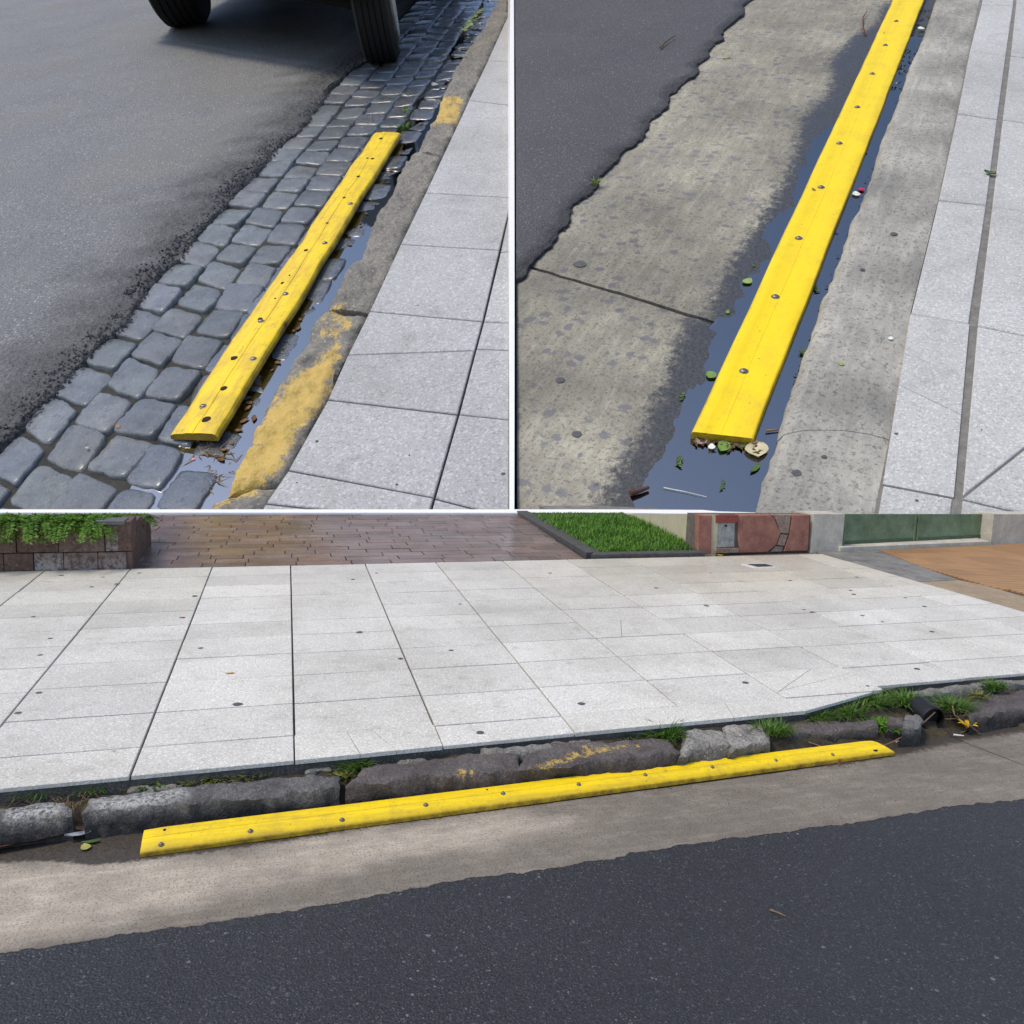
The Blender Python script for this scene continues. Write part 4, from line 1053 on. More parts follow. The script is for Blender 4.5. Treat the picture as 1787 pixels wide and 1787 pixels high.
def tintB(rd, x, y):
    g = rd.uniform(.89, 1.05)
    if rd.random() < .1: g *= 1.08
    warm = sstep(-1.0, -4.2, y) * sstep(5.2, 7.0, x); grn = .5 * sstep(.2, 1.0, y) * sstep(5.6, 6.6, x)
    dk = 1 - .10 * max(warm, grn)
    wetv = min(1, .25 + .45 * sstep(4.5, 7.5, x) + .3 * warm)
    return (g * dk * (1 + .02 * warm), g * dk * (1 - .03 * warm), g * dk * (1 - .13 * warm - .09 * grn), wetv)
tiles(S, sw, whole, 0, .02, m_terrB, .0056, 3, tintB, .0025, tiltamp=.0025)
tiles(S, sw, [t for t in thin if len(t) > 2], 0, .02, m_terrB, .0016, 5, lambda rd, x, y: (.99, .99, .98, .3), .001, tiltamp=.0)
gums = [(245, 946 + 0), (107, 1004), (180, 1007), (204, 1019), (160, 1024), (58, 1076), (243, 1000), (340, 1040), (88, 1114), (70, 1143), (350, 1131), (68, 1209), (32, 1244), (616, 1011), (657, 1000), (803, 1054), (627, 1103), (699, 1149), (787, 1135), (415, 1229), (838, 1278), (1015, 1228), (1240, 1000), (1145, 1026), (1233, 1057), (960, 1000), (1484, 1030), (1490, 1037), (1417, 1068), (1540, 1085), (1505, 1074), (1626, 1102), (1514, 1197), (1580, 1043), (1600, 1167), (1613, 1058), (1495, 1007), (1403, 1064), (1301, 1191), (1379, 1013)]
for i, (u, v) in enumerate(gums[1:]): gum(S, sw, u, v, 0, .022 if u != 415 else .04, i, m_gum)
# valve cover
p = at(1325, 987); V, fs = prism([(p.x - .11, p.y - .16), (p.x + .11, p.y - .12), (p.x + .09, p.y + .16), (p.x - .12, p.y + .13)], -.01, .004, .004)
vc = obj('valve_cover', V, fs, plain('valve_frame', (.55, .55, .52), .8, .2, 20), S)
V, fs = prism([(p.x - .07, p.y - .12), (p.x + .05, p.y - .1), (p.x + .06, p.y + .1), (p.x - .08, p.y + .07)], .003, .008, .002); obj('lid', V, fs, plain('valve_lid', (.045, .045, .04), .7, .4, 20), parent=vc)
tag(vc, 'small valve cover with dark lid set in the pavement', 'valve cover')

# broken kerbstones
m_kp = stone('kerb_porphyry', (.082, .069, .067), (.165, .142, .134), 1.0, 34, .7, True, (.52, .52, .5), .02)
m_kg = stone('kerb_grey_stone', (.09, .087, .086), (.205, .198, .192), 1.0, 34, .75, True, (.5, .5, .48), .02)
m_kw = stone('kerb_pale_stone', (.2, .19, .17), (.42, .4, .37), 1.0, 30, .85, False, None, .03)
kerb = tag(empty('kerb', S, (3.3, -1, HS)), 'row of broken old kerbstones behind the long plank', 'kerb', kind='structure')
PB = [((905, 1345), (1000, 1310), (1060, 1300), (1075, 1312), (1000, 1330), (905, 1362)), ((200, 1428), (230, 1422), (225, 1432)), ((790, 1345), (830, 1338), (835, 1356), (790, 1360)), ((1010, 1300), (1120, 1296), (1120, 1306), (1010, 1320))]
WB = [((160, 1395), (320, 1372), (330, 1388), (250, 1410), (170, 1420)), ((8, 1410), (110, 1398), (100, 1425), (8, 1440))]
stones = [  # front-left, front-right, back-right, back-left (pixels of the top outline), top height, material, roughness
    ((-150, 1468), (112, 1438), (118, 1393), (-150, 1418), -.036, m_kg, .015, .012),
    ((132, 1438), (598, 1391), (590, 1342), (160, 1384), -.036, m_kg, .015, .012),
    ((604, 1368), (908, 1338), (905, 1306), (630, 1334), -.03, m_kp, .014, .010),
    ((905, 1341), (1184, 1310), (1165, 1282), (925, 1297), -.03, m_kp, .015, .014),
    ((1181, 1308), (1276, 1297), (1266, 1263), (1192, 1270), -.028, m_kw, .022, .03),
    ((1272, 1297), (1345, 1287), (1334, 1256), (1256, 1261), -.03, m_kw, .022, .022),
    ((1380, 1277), (1535, 1267), (1525, 1253), (1386, 1258), -.05, m_kp, .016, .014),
    ((1572, 1265), (1608, 1262), (1604, 1242), (1578, 1244), -.035, m_kg, .016, .014),
    ((1546, 1262), (1578, 1260), (1574, 1247), (1550, 1248), -.045, m_kp, .014, .014),
    ((1690, 1248), (1900, 1218), (1900, 1188), (1700, 1212), -.05, m_kp, .018, .02)]
for i, (a, b, c, d, z, mt, amp, rn) in enumerate(stones):
    q = [at(*p_, z) for p_ in (a, b, c, d)]
    if q[0].x > q[3].x: q = [q[3], q[2], q[1], q[0]]
    L = (q[1] - q[0]).length
    for p_ in q[:2]: p_.x = max(p_.x, 3.225 + .008 * math.sin(p_.y * 3))
    V, fs = block([(p_.x, p_.y) for p_ in q], z, HS - .03, i * 3 + 1, amp, rn, max(18, int(L / .014)), 16)
    pa = []; li = []; dk = []
    for p_ in V:
        u, v = S.proj(p_)
        pa.append(max([.5 * sstep(8, -8, pdist((u, v), P)) for P in PB])); li.append(max([.9 * sstep(10, -14, pdist((u, v), P)) for P in WB]))
        dk.append(1.0 * sstep(z - .012, z - .05, p_[2]))  # shade of the front faces painted in, darker below the top
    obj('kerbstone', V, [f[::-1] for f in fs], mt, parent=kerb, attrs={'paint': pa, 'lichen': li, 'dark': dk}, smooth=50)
# mortar and rubble along the pavement edge
rd = random.Random(8)
m_rub = stone('rubble', (.16, .155, .14), (.3, .29, .265), 1.0, 40, .85, bumpd=.015)
for i, (u0, u1, v0, v1, h_, dp) in enumerate(((840, 960, 1303, 1292, -.022, .06), (958, 1030, 1291, 1283, -.03, .03), (1586, 1690, 1200, 1189, -.012, .06), (1690, 1760, 1189, 1182, -.01, .06), (1755, 1900, 1183, 1170, -.02, .07), (690, 745, 1322, 1316, -.045, .04), (220, 320, 1366, 1358, -.04, .04), (530, 580, 1335, 1330, -.04, .03))):
    a, b = at(u0, v0, h_), at(u1, v1, h_)
    V, fs = block([(a.x - dp, a.y), (b.x - dp, b.y), (b.x + .0, b.y), (a.x, a.y)], h_, HS + .02, 60 + i, .014, .02, 20, 5)
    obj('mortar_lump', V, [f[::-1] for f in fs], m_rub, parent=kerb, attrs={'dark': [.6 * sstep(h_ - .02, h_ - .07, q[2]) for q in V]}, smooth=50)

# the long yellow plank
m_yB = yellow('yellow_paint_wet', 1.0, .36, (.90, .645, .004), (.60, .42, .03), 'y')
profB = [(0, .048), (0, .034), (.02, .029), (.1, .024), (.35, .013), (.5, .007), (.512, .0105), (.525, .006), (.72, .001), (.93, .0), (.97, .003), (1.0, .012), (1.0, .048)]
hz = HS + .048
fa, fb = at(244, 1491, HS + .012), at(1562, 1314, HS + .012); ba, bb = at(252, 1446, hz - .002), at(1519, 1291, hz - .002)
# far end leans; corners ordered so that the left edge is the street edge
nl, nr, fl, fr_ = [Vector((p_.x, p_.y, hz)) for p_ in (fa, ba, fb, bb)]
def mir(pr): return pr
m_y = m_yB
bp = [(281, 1465), (437, 1443), (597, 1423), (743, 1400), (878, 1381), (1010, 1365), (1126, 1349), (1243, 1335), (1354, 1322), (1453, 1311)]
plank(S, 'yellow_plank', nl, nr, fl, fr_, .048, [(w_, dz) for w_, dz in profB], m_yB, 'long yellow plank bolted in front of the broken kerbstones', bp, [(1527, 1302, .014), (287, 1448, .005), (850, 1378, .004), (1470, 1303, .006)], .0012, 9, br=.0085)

# pipe and things stuck in the verge
m_pipe = plain('black_pipe', (.012, .012, .013), .5, .2, 20)
a = at(1622, 1254, -.085); a.x -= .03; ax = Vector((1, -.12, .10)).normalized()
A, B = [], []
prt = []
for r0, flip in ((.068, False), (.060, True)):
    v_, f_ = tube([Vector((a.x - .0, a.y, -.078)) + ax * t for t in (0, .012, .04, .07, .1, .14)], [r0, r0 + (.003 if not flip else 0), r0, r0, r0, r0], 24, False)
    prt.append((v_, [q[::-1] for q in f_] if flip else f_))
V, fs = join(prt); fs += [(k, (k + 1) % 24, 144 + (k + 1) % 24, 144 + k) for k in range(24)] + [tuple(range(144 + 48, 144 + 72))]
tag(obj('drain_pipe', V, fs, m_pipe, S, smooth=50), 'short black drain pipe poking out of the grassy verge', 'pipe')
# torn grey sack-like rubber sheet by the pipe
q = [at(u, v, h_) for u, v, h_ in ((1672, 1258, -.13), (1700, 1262, -.13), (1722, 1236, -.05), (1680, 1224, -.04))]
V, fs = block([(q[0].x, q[0].y), (q[1].x, q[1].y), (q[2].x, q[2].y), (q[3].x, q[3].y)], -.055, HS, 91, .02, .05, 14, 8)
tag(obj('rubber_sheet', V, [f[::-1] for f in fs], plain('grey_rubber', (.07, .07, .072), .6, .3, 14), S, smooth=70), 'crumpled dark grey rubber sheet right of the drain pipe', 'rubber sheet')

# grass and weeds, one object each
HV = -.058
TF = [(56, 1383, HV, 90, .07, .035, 'lush green tuft by the leftmost kerbstone', m_grass), (165, 1374, HV, 34, .05, .03, 'sparse tuft at the left end of the lichened kerbstone', m_grass),
      (265, 1369, HV, 40, .03, .045, 'low leafy weed against the lichened kerbstone', m_grass), (360, 1357, HV, 70, .035, .05, 'yellowish tuft above the lichened kerbstone', None), (430, 1352, HV, 45, .03, .05, 'thin yellowish grass strip left of the lone spiky weed', None),
      (503, 1332, HV, 46, .06, .02, 'spiky weed under the second pavement joint', m_grass), (617, 1335, HV, 70, .06, .035, 'bushy weed in the gap between two dark kerbstones', m_grass), (598, 1352, HV - .02, 36, .03, .03, 'mossy sprig low in the kerb gap', None),
      (679, 1322, HV, 30, .04, .015, 'tiny weed on the mortar edge', m_grass), (1100, 1280, HV, 80, .04, .07, 'low grass strip behind the yellow splashed kerbstone', m_grass), (1165, 1282, HV, 90, .11, .04, 'tall grass clump left of the pale boulder', m_grass),
      (1347, 1275, HV, 120, .10, .045, 'grass clump filling the gap beside the pale boulders', m_grass), (1428, 1248, HV, 110, .08, .06, 'leafy weeds above the short purple kerbstone', m_grass), (1475, 1240, HV, 120, .085, .06, 'thick weeds on the verge right of the leafy weeds', m_grass),
      (1522, 1226, HV, 120, .09, .05, 'weeds under the pavement corner', m_grass), (1548, 1265, HV - .03, 240, .05, .055, 'bright mossy grass cushion behind the plank end', m_lawn), (1578, 1224, HV, 150, .08, .045, 'dense weed clump left of the drain pipe', m_grass),
      (1664, 1236, HV - .02, 180, .11, .035, 'tall grass clump right of the drain pipe', m_grass), (1733, 1200, HV + .02, 110, .10, .035, 'long bladed tuft on the rubble edge', m_grass), (1708, 1213, HV + .01, 40, .04, .04, 'reddish dry sprigs above the rubber sheet', None)]
m_yg = leafy('yellow_grass', (.16, .19, .035), (.26, .27, .06))
rt = random.Random(71)
for i, (u, v, h_, n, hh, sp, lab, mt) in enumerate(TF):
    p_ = at(u, v, h_ + .008); rd = random.Random(200 + i); prt = []
    for c_ in range(3):
        k_ = rt.uniform(.55, 1.15)
        prt.append(blades(p_.x + rt.uniform(-.2, .2) * sp, p_.y + (c_ - 1) * sp * .8, h_, int(n * .6), hh * .95 * k_, sp * rt.uniform(.9, 1.9), rd, .0038, rt.uniform(.7, 1.5), .1))
    for c_ in range(max(4, n // 5)):
        prt.append(leaf_geo(p_.x + rt.uniform(-.5, .5) * sp, p_.y + rt.uniform(-1, 1) * sp, h_ + rt.uniform(.0, .015), rt.uniform(.025, .05), rt.uniform(0, 360), .32, .5, c_, rt.uniform(-.4, .4)))
    prt.append(tube([(p_.x, p_.y - sp * 1.7, h_ - .002), (p_.x + .004, p_.y, h_), (p_.x, p_.y + sp * 1.7, h_ - .002)], .004, 5))
    V, fs = join(prt)
    tag(obj('grass_tuft', V, fs, mt or m_yg, S, origin=(p_.x, p_.y, h_)), lab, 'grass tuft', 'weeds along the broken kerb')
V, fs = join([blades(p_.x, p_.y, HV, 16, .05, .05, random.Random(i), .0016, 2.2, .2) for i, p_ in enumerate(at(u, v, HV) for u, v in ((80, 1388), (105, 1385), (130, 1395), (150, 1402), (140, 1385), (20, 1402), (175, 1372), (200, 1372), (120, 1415), (1690, 1230), (1670, 1250), (1680, 1240), (600, 1340), (640, 1338)))])
tag(obj('straw_litter', V, fs, m_dry, S), 'dry straw scattered along the verge', 'straw', kind='stuff')

# debris in the lower gutter
m_bark = plain('palm_bark', (.13, .06, .035), .7, .4, 18, c2=(.24, .14, .09))
P = [at(u, v, HS) for u, v in ((-60, 1492), (40, 1470), (110, 1458), (150, 1452))]
rows = []
for i in range(25):
    t = i / 24; k = t * 3; j = min(2, int(k)); p_ = P[j] + (P[j + 1] - P[j]) * (k - j); ww = .05 * math.sin(math.pi * (.15 + .82 * t)) ** .7
    rows.append([(p_.x + ww * s_, p_.y, HS + .004 + .018 * (1 - abs(s_)) * 0 + .02 * s_ * s_ + .004 * nz(t * 20, s_ * 2)) for s_ in (-1, -.6, -.2, .2, .6, 1)])
V, fs = loft(rows); k = len(V); fs += [tuple(x + k for x in q_[::-1]) for q_ in fs]; V += [(x, y, z - .003) for x, y, z in V]
tag(obj('bark_strip', V, fs, m_bark, S, smooth=180), 'long brown bark strip under the leftmost kerbstone', 'bark')
leaf(S, 165, 1450, HS + .012, .13, 100, 'tan2', (.36, .24, .14), 'curled tan pod on the end of the bark strip', 'seed pod', width=.3, curl=1.1, name='seed_pod')
leaf(S, 136, 1459, HS + .014, .09, 95, 'greywhite', (.45, .46, .52), 'crumpled grey paper on the bark strip', 'paper', width=.35, curl=.9, name='paper_scrap')
leaf(S, 158, 1469, HS, .07, 100, 'dgreen', (.08, .16, .03), 'narrow green leaf below the tan pod', width=.3)
leaf(S, 148, 1479, HS, .05, 20, 'yellowgreen', (.42, .38, .12), 'yellowish leaf scrap left of the long plank', width=.7)
m_tw = plain('dry_twig', (.2, .14, .09), .8, .3, 30)
twig(S, [(1337, 1268, -.05), (1370, 1281, -.08), (1402, 1292, -.10), (1432, 1302, -.112)], .006, m_tw, 'long dry twig reaching down to the yellow plank')
twig(S, [(1534, 1305, HS + .01), (1560, 1294, HS + .03), (1600, 1272, -.08), (1632, 1243, -.03)], .005, m_tw, 'bent twig leaning from the plank end to the drain pipe')
twig(S, [(1662, 1232, -.02), (1666, 1248, -.05), (1690, 1265, -.1), (1712, 1281, HS + .005)], .0035, m_tw, 'thin stalk bending down past the yellow flower', 'stalk', 'stalk')
twig(S, [(1645, 1255, -.1), (1675, 1254, -.1), (1690, 1240, -.06)], .0035, m_tw, 'short pale stalk beside the rubber sheet', 'stalk', 'stalk')
twig(S, [(1676, 1279, HS + .004), (1700, 1270, HS + .004), (1720, 1263, HS + .006)], .003, m_tw, 'thin twig in the wet gutter by the yellow flower')
c = at(1688, 1268, HS + .03); rd = random.Random(3); prt = []
for k in range(6):
    an = k * math.pi / 3 + .3; rows = []
    for t in (0, .3, .6, .85, 1):
        w_ = .014 * math.sin(math.pi * min(.97, t * .8 + .18)); r = .055 * t
        rows.append([(c.x + r * math.cos(an) - s_ * w_ * math.sin(an), c.y + r * math.sin(an) + s_ * w_ * math.cos(an), HS + .02 + .03 * math.sin(t * 2) + .004 * abs(s_)) for s_ in (-1, 0, 1)])
    prt.append(loft(rows))
V, fs = join(prt)
tag(obj('flower', V, fs, leafcol('flower', (.8, .52, .02)), S, smooth=180), 'fallen yellow flower in the gutter by the rubber sheet', 'flower')
leaf(S, 1622, 1276, HS, .07, 80, 'amber2', (.55, .34, .04), 'curled amber leaf below the drain pipe', width=.4, curl=.8)
leaf(S, 1646, 1279, HS, .04, 80, 'pink', (.55, .25, .32), 'pinkish petal below the drain pipe', 'petal', name='petal', width=.4)
twig(S, [(1664, 1282, HS + .005), (1672, 1283, HS + .005), (1682, 1284, HS + .005)], .006, leafcol('white', (.7, .7, .66)), 'white stick in the wet gutter', 'stick', 'stick')
twig(S, [(1563, 1295, HS + .005), (1576, 1292, HS + .005)], .006, leafcol('white', (.7, .7, .66)), 'white stub right of the plank end', 'stub', 'stub')
twig(S, [(1344, 1588, HA + .004), (1356, 1592, HA + .004), (1371, 1599, HA + .004)], .004, m_tw, 'short twig on the dark asphalt')
leaf(S, 401, 1175, 0, .05, 80, 'amber2', (.5, .3, .06), 'small orange leaf on the white pavement', width=.35)
leaf(S, 1256, 969, 0, .07, 60, 'flower', (.8, .52, .02), 'yellow petal at the foot of the red wall', 'petal', name='petal', width=.6)
leaf(S, 318, 1078, 0, .04, 80, 'redp', (.5, .05, .04), 'tiny red petal on the white pavement', 'petal', name='petal', width=.5)
tuft(S, 100, 1323, -.004, 60, .008, .03, 300, 'moss line in a tile joint at the left', m_yg, name='moss', cat='moss', lean=1.2)
tuft(S, 210, 1312, -.004, 14, .014, .02, 301, 'small weed in a tile joint at the left', m_yg, name='weed', cat='weed', lean=1.4)
rd = random.Random(44); V, fs = [], []
for i in range(60):
    t = rd.random(); u, v = (1440 + 75 * t, 1333 - 10 * t + rd.uniform(-1, 3)); p_ = at(u, v, HS + .002)
    v_, f_ = blades(p_.x, p_.y, HS, 1, .03, .0, rd, .0016, 2.5, .25); k = len(V); V += v_; fs += [tuple(x + k for x in q_) for q_ in f_]
tag(obj('needle_litter', V, fs, m_bark, S), 'brown needle litter along the right plank edge', 'leaf litter', kind='stuff')

# ---------------------------------------------------------------- behind the pavement: driveway, lawn, walls
m_pav = stone('driveway_porphyry', (.10, .062, .06), (.19, .135, .13), 1.0, 9, .30, bumpd=.004)
kk = Mat('driveway_paver'); 
cc = kk.mix(kk.ramp(kk.noise(3, 5, .6), (.35, 0.0), (.65, 1.0)), (.115, .07, .062), (.20, .145, .14))
cc = kk.mix(kk.ramp(kk.noise(50, 3, .7), (.35, .5), (.6, 0.0)), cc, (.06, .04, .04)); cc = kk.mix(1.0, cc, kk.info('Color'), 'MULTIPLY')
kk.bump(kk.noise(20, 4), .004, .5); m_pav = kk.fin(cc, kk.math('ADD', .06, kk.math('MULTIPLY', kk.noise(1.1, 3), .4)), .5)
dpoly = [(p_.x, p_.y) for p_ in (at(u, v) for u, v in ((226, 996), (1016, 972), (904, 896.5), (236, 896.5)))]
dpoly[0] = (bx_ + .012, dpoly[0][1]); dpoly[1] = (bx_ + .012, dpoly[1][1])
V, fs = prism([dpoly[1], (dpoly[2][0], dpoly[2][1] - .2), (dpoly[3][0], dpoly[3][1] + .4), (dpoly[0][0], dpoly[0][1] + .4)], -.2, -.022, 0)
dw = tag(obj('driveway', V, fs, m_dark, S), 'wet reddish stone paved driveway behind the pavement', 'driveway', kind='structure')
rd = random.Random(21); polys = []
for r in range(22):
    xa = bx_ + .012 + r * .195; y = 2.3 + rd.uniform(-.3, .3)
    while y > -3.2:
        L = rd.choice((.3, .38, .42, .46, .52)); q_ = [(xa, y), (xa + .195, y), (xa + .195, y - L), (xa, y - L)]; y -= L
        dd = ccw(dpoly)
        for i in range(len(dd)):
            if len(q_) > 2: q_ = clip(q_, dd[i], dd[(i + 1) % len(dd)], 1)
        if len(q_) > 2 and abs(area(q_)) > .004: polys.append(q_)
def tintD(rd, x, y):
    g = rd.uniform(.7, 1.3); t = rd.uniform(-.08, .12); return (g * (1 + t), g, g * (1 - t * .6), 0)
tiles(S, dw, polys, -.002, .02, m_pav, .004, 4, tintD, .003, 'paver', .003)
# lawn with stone edging
kd = plain('lawn_edging', (.075, .073, .07), .75, .35, 18, bumpd=.004)
ed = empty('lawn_edging', S, (bx_, -3, 0))
f0, f1, g0 = at(1018, 968), at(1213, 964), at(902, 896.5)
f0 = Vector((bx_ + .015, f0.y, 0)); f1 = Vector((bx_ + .015, f1.y, 0))
V, fs = prism([(f0.x, f0.y - .002), (f1.x, f1.y), (f1.x + .13, f1.y), (f0.x + .13, f0.y - .08)], -.15, .045, .008); obj('edging_stone', V, fs, kd, parent=ed)
dv = (g0 - f0); nn = 6
for i in range(nn):
    a, b = f0 + dv * (i / nn) + Vector((.135 if i == 0 else .004, 0, 0)), f0 + dv * ((i + 1) / nn)
    V, fs = prism([(a.x, a.y), (a.x, a.y - .16), (b.x, b.y - .16), (b.x, b.y)], -.15, .045, .008); obj('edging_stone', V, fs, kd, parent=ed)
tag(ed, 'dark stone edging around the small lawn', 'edging')
lp = [(p_.x, p_.y) for p_ in (at(u, v) for u, v in ((1030, 965), (1214, 962), (1160, 927), (1088, 896.5), (912, 896.5)))]
lp[0] = (bx_ + .14, lp[0][1]); lp[1] = (bx_ + .14, lp[1][1] + .0)
V, fs = prism(lp, -.15, .02, 0)
ls = tag(obj('lawn_soil', V, fs, m_soil, S), 'soil under the small lawn', 'soil', kind='structure')
rd = random.Random(77); V, fs = [], []; n = 0
x0, x1 = min(p_[0] for p_ in lp), max(p_[0] for p_ in lp); y0, y1 = min(p_[1] for p_ in lp), max(p_[1] for p_ in lp)
while n < 9000:
    x, y = rd.uniform(x0, x1), rd.uniform(y0, y1)
    if pdist((x, y), lp) > -.01: continue
    hm = min(.10, max(.03, BF.hfor(x, y, 895) - .02))
    v_, f_ = blades(x, y, .015, 1, hm * rd.uniform(.7, 1.1), .0, rd, .006, .7); k = len(V); V += v_; fs += [tuple(a + k for a in q_) for q_ in f_]; n += 1
tag(obj('lawn', V, fs, m_lawn, S), 'bright green lawn beside the driveway', 'grass', kind='stuff')
# beige side wall, its top falling away
m_bei = plain('beige_render', (.46, .42, .29), .85, .12, 4, amt=.15)
w0, w1 = at(1213, 960), at(1086, 897.5)
w0 = Vector((bx_ + .16, w0.y, 0))
d_ = (w1 - w0); nrm_ = Vector((-d_.y, d_.x, 0)).normalized() * -.14
if nrm_.y > 0: nrm_ = -nrm_
rows = []
for i in range(13):
    p_ = w0 + d_ * (i / 12); q_ = p_ + nrm_
    h_ = max(.02, BF.hfor(p_.x, p_.y, 897.4)); h2 = max(.02, BF.hfor(q_.x, q_.y, 897.4))
    rows.append([(p_.x, p_.y, -.1), (p_.x, p_.y, h_), (q_.x, q_.y, h2), (q_.x, q_.y, -.1)])
V, fs = loft(rows, True); fs += [(0, 1, 2, 3), tuple(range(len(V) - 4, len(V)))[::-1]]
tag(obj('side_wall', V, fs, m_bei, S), 'low beige rendered wall beside the lawn', 'wall')
# red stone front wall with its facing pieces
def col_at(u0, v0, u1, v1, dep, z0, name, mat, parent, vtop=897.3, proud=0.0, rough=None):
    """upright block standing on the ground line (u0,v0)-(u1,v1), reaching up to image row vtop"""
    a, b = at(u0, v0), at(u1, v1); a = Vector((a.x - proud, a.y, 0)); b = Vector((b.x - proud, b.y, 0))
    V = []
    for p_ in (a, b, Vector((b.x + dep, b.y, 0)), Vector((a.x + dep, a.y, 0))): V.append((p_.x, p_.y, z0))
    for p_ in (a, b, b, a): V.append((p_.x, p_.y, BF.hfor(p_.x, p_.y, vtop)))
    V[6] = (b.x + dep, b.y, V[5][2] - .01); V[7] = (a.x + dep, a.y, V[4][2] - .01)
    return obj(name, V, [(3, 2, 1, 0), (4, 5, 6, 7), (0, 1, 5, 4), (1, 2, 6, 5), (2, 3, 7, 6), (3, 0, 4, 7)], mat, S, parent)
m_red = plain('red_sandstone', (.30, .115, .085), .85, .25, 7, c2=(.40, .19, .14), bumpd=.01, amt=.3)
m_bst = stone('brown_facing_stone', (.24, .165, .125), (.36, .27, .215), 1.0, 20, .85, bumpd=.01)
m_redp = plain('red_paint', (.25, .06, .045), .7, .2, 10)
m_mort = plain('wall_mortar', (.13, .11, .09), .9, .4, 20)
m_boxm = plain('meter_box_metal', (.33, .33, .32), .55, .3, 9, metal=.2, c2=(.55, .55, .53))
wa = at(1216, 966); wb_ = at(1412, 960.5)
wall = empty('front_wall', S, ((wa.x + wb_.x) / 2, (wa.y + wb_.y) / 2, 0))
col_at(1216.5, 966, 1412, 960.6, .25, -.1, 'core', m_mort, wall, 898.5, -.03)
def face_pt(u, v, proud=0.0):
    """point on the wall face seen at (u, v)"""
    a, b = at(1216.5, 966), at(1412, 960.6); o_ = BF.eye; d_ = (at(u, v) - o_)
    nx, ny = -(b.y - a.y), (b.x - a.x); t = ((a.x - o_.x) * nx + (a.y - o_.y) * ny) / (d_.x * nx + d_.y * ny)
    p_ = o_ + d_ * t; return Vector((p_.x - proud, p_.y, p_.z))
def facing(pts, proud, mat, name='facing_stone', parent=None):
    P = [face_pt(u, v) for u, v in pts]; c = sum(P, Vector()) / len(P); n = len(P)
    Q = [p_.lerp(c, .04) for p_ in P]
    V = [(p_.x + .05, p_.y, p_.z) for p_ in P] + [(p_.x - proud * .7, p_.y, p_.z) for p_ in P] + [(p_.x - proud, p_.y, p_.z) for p_ in Q]
    fs = [(i, (i + 1) % n, n + (i + 1) % n, n + i) for i in range(n)] + [(n + i, n + (i + 1) % n, 2 * n + (i + 1) % n, 2 * n + i) for i in range(n)] + [tuple(range(2 * n, 3 * n))]
    o = obj(name, V, fs, mat, parent=parent or wall, attrs={'dark': [0.0] * len(V)}); return o
T = 898
facing([(1217, T), (1240, T), (1239, 965.2), (1216.5, 966)], .03, m_red)
facing([(1240.5, T), (1246.5, T), (1245, 958), (1240, 964.5)], .015, m_bst)
facing([(1287, T), (1342, T), (1350, 905), (1360, 930), (1353, 950), (1338, 963), (1289, 964.5), (1286, 940)], .025, m_red)
facing([(1344, T), (1379, T), (1375, 931), (1360, 930), (1352, 906)], .02, m_bst)
facing([(1360.5, 932), (1373.5, 933), (1367, 952), (1354, 951)], .02, m_bst)
facing([(1352, 953), (1365.5, 953.5), (1364, 962), (1344, 962.5)], .015, m_bst)
facing([(1381, T), (1411.5, T), (1408, 960.6), (1366, 961.8), (1376, 933)], .024, m_red)
tag(wall, 'low red stone garden wall with irregular facing stones', 'wall')
mb = facing([(1247.5, 912), (1282, 911), (1281, 955), (1247.5, 956)], .012, m_boxm, 'door'); mb.parent = None
bpy.data.objects.remove(mb)
pb = face_pt(1265, 960); box = empty('meter_box', S, (pb.x, pb.y, 0)); ORI[box.name] = Vector((pb.x, pb.y, 0))
facing([(1246.5, T), (1286, T), (1286, 961), (1246.5, 962)], .002, m_mort, 'recess', box)
facing([(1246.8, T), (1285.5, T), (1285, 911), (1247, 912)], .045, m_redp, 'hood', box)
dr = facing([(1248.5, 912.5), (1281.5, 911.5), (1280.5, 954.5), (1248, 955.5)], .014, m_boxm, 'door', box)
kp = face_pt(1265, 917); V, fs = lathe([(.011, .0), (.011, .02), (.003, .02)], 12, (0, 0, 0), 'x'); obj('keyhole', [(kp.x - .012 - a, kp.y + b, kp.z + c) for a, b, c in V], fs, m_hole, parent=dr)
facing([(1245, 956.5), (1286, 955.5), (1287, 962.8), (1243, 964.2)], .05, m_bst, 'sill', box)
tag(box, 'grey metal meter box with red hood set in the red wall', 'meter box')
# pale pillars, green gate, threshold
m_tra = plain('travertine', (.50, .46, .38), .8, .2, 5, c2=(.62, .58, .5), bumpd=.004, amt=.3)
def pillar(u0, v0, u1, v1, dep, label, proud=.03):
    o = col_at(u0, v0, u1, v1, dep, -.1, 'gate_pillar', m_tra, None, 897.3, proud); return tag(o, label, 'pillar', 'pillars beside the green gate')
pillar(1412.5, 960.5, 1466, 959, .35, 'pale stained pillar left of the green gate')
pillar(1729, 948.5, 1900, 942, .35, 'pale grey pillar right of the green gate', .0)
t0, t1 = at(1466.5, 961), at(1727, 950)
V, fs = prism([(t0.x, t0.y), (t1.x, t1.y), (t1.x + .4, t1.y), (t0.x + .4, t0.y)], -.1, .045, .008)
tag(obj('gate_threshold', V, fs, m_tra, S, attrs={'dark': [0.0] * len(V)}), 'worn pale stone threshold under the green gate', 'threshold')
m_gr = plain('gate_green', (.13, .2, .11), .55, .25, 6, c2=(.2, .28, .17), amt=.3)
m_grd = plain('gate_green_dark', (.07, .11, .062), .55, .25, 9)
ga, gb = at(1469, 949.5, .05), at(1726, 937, .05)
gate = empty('green_gate', S, ((ga.x + gb.x) / 2, (ga.y + gb.y) / 2, .048))
